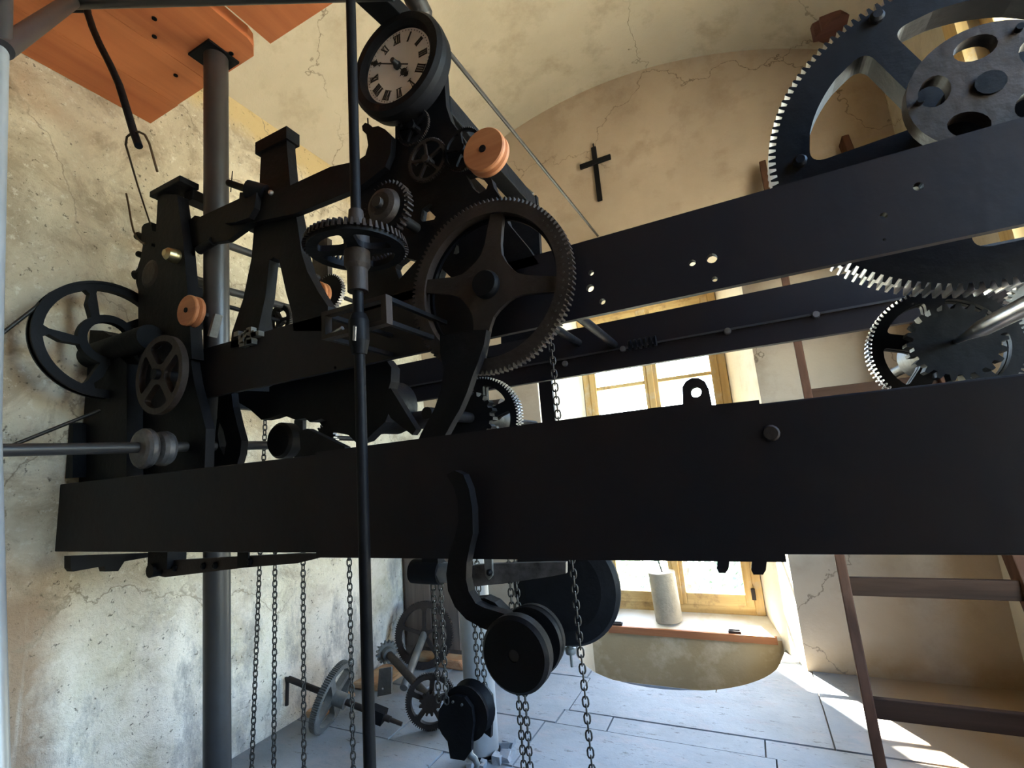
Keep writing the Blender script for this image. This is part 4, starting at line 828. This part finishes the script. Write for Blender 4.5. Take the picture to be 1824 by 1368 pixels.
# ------------------------------------------------------------------ chains
def link_mesh(name, L, W_, r):
    mb = MB(); h = L / 2 - W_ / 2; pts = []
    for s, a0 in ((1, 0), (-1, PI)):
        for k in range(5):
            a = a0 + PI * k / 4; pts.append((W_ / 2 * math.cos(a), 0, s * h + W_ / 2 * math.sin(a)))
    mb.tube(pts, r, 5, 0, True)
    me = bpy.data.meshes.new(name); me.from_pydata([tuple(v) for v in mb.v], [], mb.f); me.materials.append(M_CHAIN); me.polygons.foreach_set('use_smooth', mb.s); me.update(); return me
LINK = link_mesh('link_mesh', 0.0262, 0.0150, 0.0026)
def chain(x, y, z0, z1, label, pitch=0.0200, me=LINK, x1=None, a0=0.0):
    t = T('chain', label, 'chain', (x, y, min(z0, z1)), 'iron chains hanging through the clock')
    n = int(abs(z1 - z0) / pitch) + 1; x1 = x if x1 is None else x1
    for i in range(n):
        o = bpy.data.objects.new('link', me); COL.objects.link(o); o.parent = t; f = i / max(1, n - 1)
        o.location = (x + (x1 - x) * f - x, 0, z0 - pitch * i - min(z0, z1)); o.rotation_euler = (0, 0, a0 + (0.35 if i % 2 else 0.35 + PI / 2))
    return t
for px, lab in ((452, 'chain nearest the grey pipe, leftmost of the four single chains'), (490, 'second single chain from the grey pipe'), (540, 'third single chain from the grey pipe, in front of the floor gear'), (622, 'single chain just left of the vertical shaft')):
    q = at(px, 990, Y=1.3); q2 = at(473, 735, Y=1.3)
    chain(q2.x if px == 452 else q.x, 1.3, q2.z if px == 452 else -0.10, FL + 0.03, lab, x1=q.x)
for px, lab in ((772, 'left strand of the double chain holding the hanging weight block'), (785, 'right strand of the double chain holding the hanging weight block')):
    q = at(px, 1045, Y=1.45); chain(q.x, 1.45, q.z + 0.02, -0.75, lab, x1=q.x)
for px, lab in ((838, 'front strand of the chain in front of the grey post'), (849, 'rear strand of the chain in front of the grey post')):
    q = at(px, 990, Y=1.55); chain(q.x, 1.55, q.z + 0.03, -0.86, lab)
for px, lab in ((905, 'left strand of the double chain behind the flanged drum'), (916, 'right strand of the double chain behind the flanged drum')):
    q = at(px, 990, Y=1.4); chain(q.x, 1.4, q.z + 0.03, FL + 0.03, lab)
q = at(1018, 990, Y=1.3); chain(q.x, 1.3, 0.40, FL + 0.03, 'long single chain passing left of the window and in front of the pendulum bob')
# weight block with hook
wc = at(823, 1283, Y=1.47)
t = T('weight_block', 'black pulley block with a hook hanging on chains above the floor', 'pulley', (wc.x, 1.5, -0.95))
mb = MB(); o = tr([(783, 1290), (785, 1262), (797, 1243), (812, 1236), (830, 1240), (843, 1258), (846, 1285), (843, 1310), (842, 1335), (830, 1352), (805, 1348), (800, 1318), (790, 1305)], 1.47)
mb.prism([o], 1.46, 1.475); mb.build('front_cheek', M_IRON, t)
mb = MB(); mb.prism([[(p[0] + 0.035, p[1] + 0.01) for p in o[:9]]], 1.53, 1.545); mb.build('back_cheek', M_IRON, t)
mb = MB(); mb.lathe((wc.x + 0.01, 1.475, wc.z + 0.02), (wc.x + 0.01, 1.53, wc.z + 0.02), [(0, 0.0001), (0, 0.085), (0.02, 0.07), (0.035, 0.07), (0.055, 0.085), (0.055, 0.0001)], 32); mb.build('sheave', M_IRON, t)
hk = [at(*p, Y=1.50) for p in ((835, 1330), (838, 1345), (846, 1352), (850, 1362), (846, 1375), (835, 1378))]; mb = MB(); mb.tube(hk, [0.012, 0.011, 0.010, 0.010, 0.008, 0.005], 8); mb.build('hook', M_GREY, t)
for px, py in ((806, 1251), (822, 1256)):
    q = at(px, py, Y=1.455); mb = MB(); mb.cyl((q.x, 1.454, q.z), (q.x, 1.462, q.z), 0.004, 8); mb.build('rivet', M_GREY, t)

# ------------------------------------------------------------------ posts and pipes
pt = at(385, 100, Z=1.655); pm = at(387, 1368, Y=1.14); dz_ = (pt - pm).normalized(); pf = pm + dz_ * ((FL - pm.z) / dz_.z)
t = T('support_pipe', 'dark grey round pipe standing from the floor up to the wooden platform', 'pipe', (pf.x, pf.y, FL))
mb = MB(); mb.cyl(pf, pt, 0.0415, 36); mb.build('tube', M_PIPE, t)
mb = MB(); mb.box((pt.x - 0.075, pt.y - 0.06, 1.647), (pt.x + 0.05, pt.y + 0.06, 1.656)); mb.build('top_plate', M_IRON, t)
pb = at(861, 1338, Z=FL)
t = T('floor_post', 'thick pale grey pipe post with a broken mortar foot on the floor', 'post', (pb.x, pb.y, FL))
mb = MB(); mb.cyl((pb.x, pb.y, FL), (pb.x, pb.y, -0.162), 0.066, 36); mb.build('tube', M_POST, t)
mb = MB(); mb.lathe((pb.x, pb.y, FL), (pb.x, pb.y, FL + 0.03), [(0, 0.072), (0.012, 0.072), (0.012, 0.0665)], 30); mb.build('dark_foot', M_IRON, t)
rnd = random.Random(5)
for i in range(9):
    a = rnd.uniform(-1.9, 0.8); r = rnd.uniform(0.09, 0.13); c = Vector((pb.x + r * math.cos(a), pb.y + r * math.sin(a), FL + 0.012)); s = rnd.uniform(0.010, 0.024)
    mb = MB(); vv = [c + Vector((sx_ * s * rnd.uniform(0.6, 1.3), sy_ * s * rnd.uniform(0.6, 1.3), -0.014 if sz_ < 0 else s * rnd.uniform(0.3, 0.9))) for sz_ in (-1, 1) for sx_, sy_ in ((-1, -1), (1, -1), (1, 1), (-1, 1))]
    mb.add(vv, [(0, 3, 2, 1), (4, 5, 6, 7), (0, 1, 5, 4), (1, 2, 6, 5), (2, 3, 7, 6), (3, 0, 4, 7)]); mb.build('mortar_lump', M_STONE, t)

# ------------------------------------------------------------------ wooden platform at the upper left
t = T('wooden_platform', 'red-brown board platform let into the left wall near the vault', 'platform', (-1.7, 0.4, 1.655))
def board(x0, x1, ye, cut=None):
    mb = MB(); pts = [(x0, -0.3), (x1, -0.3)] + (cut if cut else [(x1, ye)]) + [(x0, ye)]
    mb.prism([pts], 1.657, 1.71, FLAT); mb.build('board', M_PLANK, t, 0.003)
xb = at(468, 90, Z=1.657); xc = at(497, 68, Z=1.657)
board(XL + 0.003, -1.99, 1.063); 
board(-1.988, -1.76, 1.06)
board(-1.758, xb.x, 1.062, [(xb.x, 1.0), (xb.x - 0.012, 1.03), (xb.x - 0.05, 1.062)])
board(xb.x + 0.05, -0.95, 1.058)
mb = MB(); mb.box((XL + 0.003, -0.25, 1.71), (-0.9, -0.15, 1.80)); mb.build('joist', M_PLANK, t)
for px, py in ((275, 65), (313, 134), (412, 95), (275, 33)):
    q = at(px, py, Z=1.656); mb = MB(); mb.cyl((q.x, q.y, 1.653), (q.x, q.y, 1.66), 0.008, 10); mb.build('nail', M_IRON, t)

# bent iron bar and wire hooks
t = T('bent_bar', 'dark bent iron rod dropping from above in front of the platform', 'rod', (-1.5, 0.6, 0.9))
YH = 0.60
mb = MB(); mb.tube([at(*p, Y=YH) for p in ((140, -30), (152, 10), (165, 50), (178, 80), (196, 115), (212, 150), (226, 195), (238, 235), (247, 260))], 0.0095, 12); mb.build('rod', M_IRON, t)
mb = MB(); q = at(136, 10, Y=YH); mb.cyl(q - Vector((0.02, 0.02, 0.0)), q + Vector((0.02, 0.02, 0.015)), 0.024, 16); mb.build('ferrule', M_IRON, t)
mb = MB(); mb.tube([at(p[0], p[1], Y=YH + 0.0 * p[1] + 0.36 * max(0.0, (p[1] - 262) / 140.0) * (1 if p[0] < 272 else 0)) for p in ((280, 305), (273, 280), (266, 255), (258, 240), (248, 235), (236, 236), (226, 244), (224, 258), (232, 285), (245, 330), (258, 370), (268, 400))], 0.0028, 8); tag(mb.build('wire_hook', M_WIRE), 'long bent wire hook hanging from the bent iron rod', 'hook', 'rusty wire hooks')
mb = MB(); mb.tube([at(*p, Y=0.95) for p in ((225, 345), (229, 365), (233, 390), (238, 412), (244, 424), (252, 432), (258, 434))], 0.0036, 8); tag(mb.build('wire_hook', M_WIRE), 'short curved wire caught on the escapement block', 'hook', 'rusty wire hooks')
# scaffold tubes close to the viewer at the upper left
t = T('tube_rail', 'blurred dark tube railing close to the viewer at the upper left corner', 'railing', (-0.9, 0.3, -1.15))
yv = 0.30
pv = at(2, 684, Y=yv)
mb = MB(); a = at(2, 60, Y=yv); b = at(-16, 760, Y=yv); c_ = at(-5, 1368, Y=yv); dd = (b - a).normalized(); d3 = (c_ - b).normalized(); mb.tube([a, a.lerp(b, 0.5), b, b.lerp(c_, 0.5), c_, c_ + d3 * ((FL - c_.z) / d3.z)], 0.0115, 24); mb.build('upright', M_POST, t)
mb = MB(); mb.cyl(a + dd * 0.03, a - dd * 0.45, 0.0155, 24); mb.build('upright_sleeve', M_PIPE, t)
mb = MB(); mb.cyl(at(4, 88, Y=yv), at(128, 2, Y=0.52), 0.0175, 24); mb.build('brace', M_PIPE, t)
mb = MB(); mb.cyl(at(110, 6, Y=0.52), at(700, -12, Y=0.80), 0.0155, 18); mb.build('top_tube', M_PIPE, t)

# ------------------------------------------------------------------ ladder
t = T('wooden_ladder', 'dark brown wooden ladder with flat rungs leaning on the far wall', 'ladder', (0.5, 2.3, FL))
ends = []
for xb_, xt in ((0.26, 0.335), (0.829, 0.735)):
    a = Vector((xb_, 2.19, FL)); b = Vector((xt, 2.985, 1.63)); ends.append((a, b)); mb = MB(); mb.bar(a, b, 0.035, 0.07); mb.build('side_rail', M_LADDER, t, 0.004)
for k in range(7):
    f = 0.07 + 0.14 * k; p = ends[0][0].lerp(ends[0][1], f); q = ends[1][0].lerp(ends[1][1], f)
    mb = MB(); mb.bar(p, q, 0.024, 0.068, 0, (0, 0.96, -0.27)) if False else mb.bar(p, q, 0.024, 0.068); mb.build('rung', M_RUNG, t, 0.003)

# ------------------------------------------------------------------ wall cross, patch of rust, sill weight
t = T('wall_cross', 'small black wooden cross hanging on the brown far wall', 'cross', (-0.645, 3.02, 1.75))
mb = MB(); mb.box((-0.662, 3.012, 1.745), (-0.628, 3.029, 2.155)); mb.build('upright', M_IRON, t, 0.004)
mb = MB(); mb.box((-0.755, 3.006, 2.018), (-0.535, 3.024, 2.055)); mb.build('cross_piece', M_IRON, t, 0.004)
mb = MB(); mb.cyl((-0.645, 3.025, 2.155), (-0.645, 3.025, 2.185), 0.005, 8); mb.build('hanging_loop', M_IRON, t)
q = at(1478, 55, Y=2.93); zz = vz(q.x); rnd = random.Random(11)
mb = MB(); mb.prism([[(q.x + (0.085 + rnd.uniform(-0.02, 0.02)) * math.cos(a) , 2.84 + (0.085 + rnd.uniform(-0.02, 0.02)) * math.sin(a)) for a in [2 * PI * k / 18 for k in range(18)]]], zz - 0.035, zz + 0.06, FLAT)
tag(mb.build('beam_stub', wood('burnt_stub', (0.10, 0.04, 0.03), (0.16, 0.07, 0.05), 0)), 'dark reddish stub of an old beam in the vault beside the huge wheel', 'beam stub')
cb = at(1193, 1108, Y=3.50)
t = T('sill_weight', 'plain grey cylinder weight with a wire hook standing on the window sill', 'weight', (cb.x, 3.49, ZS + 0.01))
zb_ = ZS + 0.012
mb = MB(); mb.cyl((cb.x, 3.49, zb_), (cb.x - 0.012, 3.49, zb_ + 0.31), 0.087, 36); mb.build('body', M_CEMENT, t)
mb = MB(); mb.tube([(cb.x + 0.0, 3.47, zb_ + 0.30), (cb.x - 0.01, 3.47, zb_ + 0.34), (cb.x - 0.02, 3.47, zb_ + 0.39), (cb.x - 0.045, 3.47, zb_ + 0.42), (cb.x - 0.06, 3.47, zb_ + 0.40)], 0.004, 8); mb.build('hook', M_RUST, t)

# ------------------------------------------------------------------ parts lying on the floor along the left wall
def leaning_wheel(t, c, nrm, r, h, nT, rin, rhub, ns, hw, th, m, a0=0.0, name='wheel', toothed=True):
    z = Vector(nrm).normalized(); x = Vector((0, 0, 1)).cross(z).normalized(); y = z.cross(x); M = Matrix((x, y, z)).transposed()
    g = gear_mesh((0, 0), -th / 2, th / 2, r, h, nT, rin, rhub, ns, hw, a0, M, c, toothed=toothed); return g.build(name, [m, m], t)
A0 = at(514, 1209, X=-2.165); A1 = at(716, 1290, Z=FL + 0.025); dA = (A1 - A0).normalized()
gc = A0.lerp(A1, 0.40)
t = T('loose_gear', 'large grey toothed wheel on a long axle leaning against the left wall', 'gear', (gc.x, gc.y, FL))
Rg = 0.155
leaning_wheel(t, gc, dA, Rg, 0.008, 96, 0.125, 0.035, 4, 0.016, 0.03, M_GREY, 0.6)
mb = MB(); mb.cyl(A0, A1 - dA * 0.06, 0.014, 16); mb.build('axle', M_RUST, t)
mb = MB(); mb.cyl(A1 - dA * 0.10, A1, 0.011, 12, 0.009); mb.build('pivot', M_RUST, t)
mb = MB(); mb.cyl(gc - dA * 0.03, gc + dA * 0.075, 0.033, 20); mb.build('hub', M_GREY, t)
mb = MB(); mb.bar(A1 - dA * 0.16, A1 - dA * 0.09, 0.055, 0.055); mb.build('collar', M_IRON, t)
mb = MB(); q = A0; mb.tube([q, q - dA * 0.012, q + Vector((-0.008, 0, -0.02)), q + Vector((-0.012, 0.0, -0.12))], 0.009, 8); mb.build('bent_end', M_RUST, t)
B0 = at(688, 1160, X=-2.02); B1 = at(768, 1248, Y=1.98); dB = (B1 - B0).normalized()
t = T('loose_arbor', 'rusty arbor with a ratchet at one end and a toothed wheel standing on the floor', 'gear', (B1.x, B1.y, FL))
rB = B1.z - FL
leaning_wheel(t, B1, (0.45, -0.89, 0.1), 0.118, 0.007, 72, 0.092, 0.03, 5, 0.011, 0.028, M_RUST, 0.2)
mb = MB(); mb.cyl(B0, B1, 0.020, 16); mb.build('arbor', M_RUST, t)
leaning_wheel(t, B1 + Vector((0.45, -0.89, 0.1)).normalized() * 0.03, (0.45, -0.89, 0.1), 0.05, 0.012, 12, 0.03, 0.02, 0, 0.01, 0.024, M_RUST, 0.0, 'sprocket')
leaning_wheel(t, B0 + dB * 0.01, dB, 0.062, 0.012, 16, 0.03, 0.02, 0, 0.01, 0.02, M_GREY, 0.0, 'ratchet')
mb = MB(); mb.cyl(B0 + dB * 0.0, B0 + dB * 0.06, 0.034, 18); mb.build('ratchet_hub', M_GREY, t)
q = [at(*p, Y=2.12) for p in ((675, 1192), (697, 1188), (697, 1236), (672, 1241))]
mb = MB(); hq = at(682, 1227, Y=2.12); mb.prism([[(p.x, p.z) for p in q], circ(hq.x, hq.z, 0.006, 10)], 2.12, 2.13); tag(mb.build('steel_plate', M_GREY), 'small grey drilled plate leaning behind the vertical shaft near the floor', 'plate')
C0 = Vector((-1.93, 2.55, FL + 0.188))
t = T('leaning_wheel', 'brown spoked wheel leaning in the corner behind the loose arbor', 'wheel', (C0.x, C0.y, FL))
leaning_wheel(t, C0, (0.25, -0.95, 0.22), 0.188, 0.006, 90, 0.150, 0.03, 5, 0.009, 0.024, M_RUST, 0.35)
mb = MB(); mb.cyl(C0, C0 + Vector((0.10, -0.33, -0.155)), 0.022, 14); mb.build('axle', M_GREY, t)
# corner cabinet and the red-brown rubble step
t = T('corner_cabinet', 'dark wooden cabinet standing in the left corner below the clock', 'cabinet', (-1.98, 2.85, FL))
mb = MB(); mb.box((XL + 0.005, 2.70, FL), (-1.74, 3.02, -0.02)); mb.build('body', M_CAB, t, 0.004)
mb = MB(); mb.box((XL + 0.03, 2.685, FL + 0.06), (-1.97, 2.70, -0.06)); mb.build('door', M_CAB, t, 0.003)
mb = MB(); mb.box((-1.96, 2.685, FL + 0.06), (-1.76, 2.70, -0.06)); d_ = mb.build('door', M_CAB, t, 0.003)
mb = MB(); mb.lathe((-1.94, 2.665, -0.55), (-1.94, 2.685, -0.55), [(0, 0.0001), (0.0, 0.010), (0.01, 0.012), (0.02, 0.006)], 12); mb.build('knob', M_STEEL, d_)
rnd = random.Random(21)
for i, lab in enumerate(('red-brown rubble block at the wall behind the large loose gear', 'red-brown rubble block behind the small grey plate', 'red-brown rubble block under the leaning wheel')):
    x, y = ((-2.13, 2.0), (-2.08, 2.32), (-1.86, 2.62))[i]; mb = MB(); s = Vector(((0.06, 0.13, 0.035), (0.10, 0.13, 0.05), (0.20, 0.06, 0.05))[i])
    vv = [Vector((x, y, FL)) + Vector((a * s.x * rnd.uniform(0.8, 1.1), b * s.y * rnd.uniform(0.8, 1.1), 0 if c < 0 else s.z * rnd.uniform(0.7, 1.2))) for c in (-1, 1) for a, b in ((-1, -1), (1, -1), (1, 1), (-1, 1))]
    mb.add(vv, [(0, 3, 2, 1), (4, 5, 6, 7), (0, 1, 5, 4), (1, 2, 6, 5), (2, 3, 7, 6), (3, 0, 4, 7)]); tag(mb.build('rubble_block', M_BRICK, None, 0.012), lab, 'rubble', 'rubble along the wall')
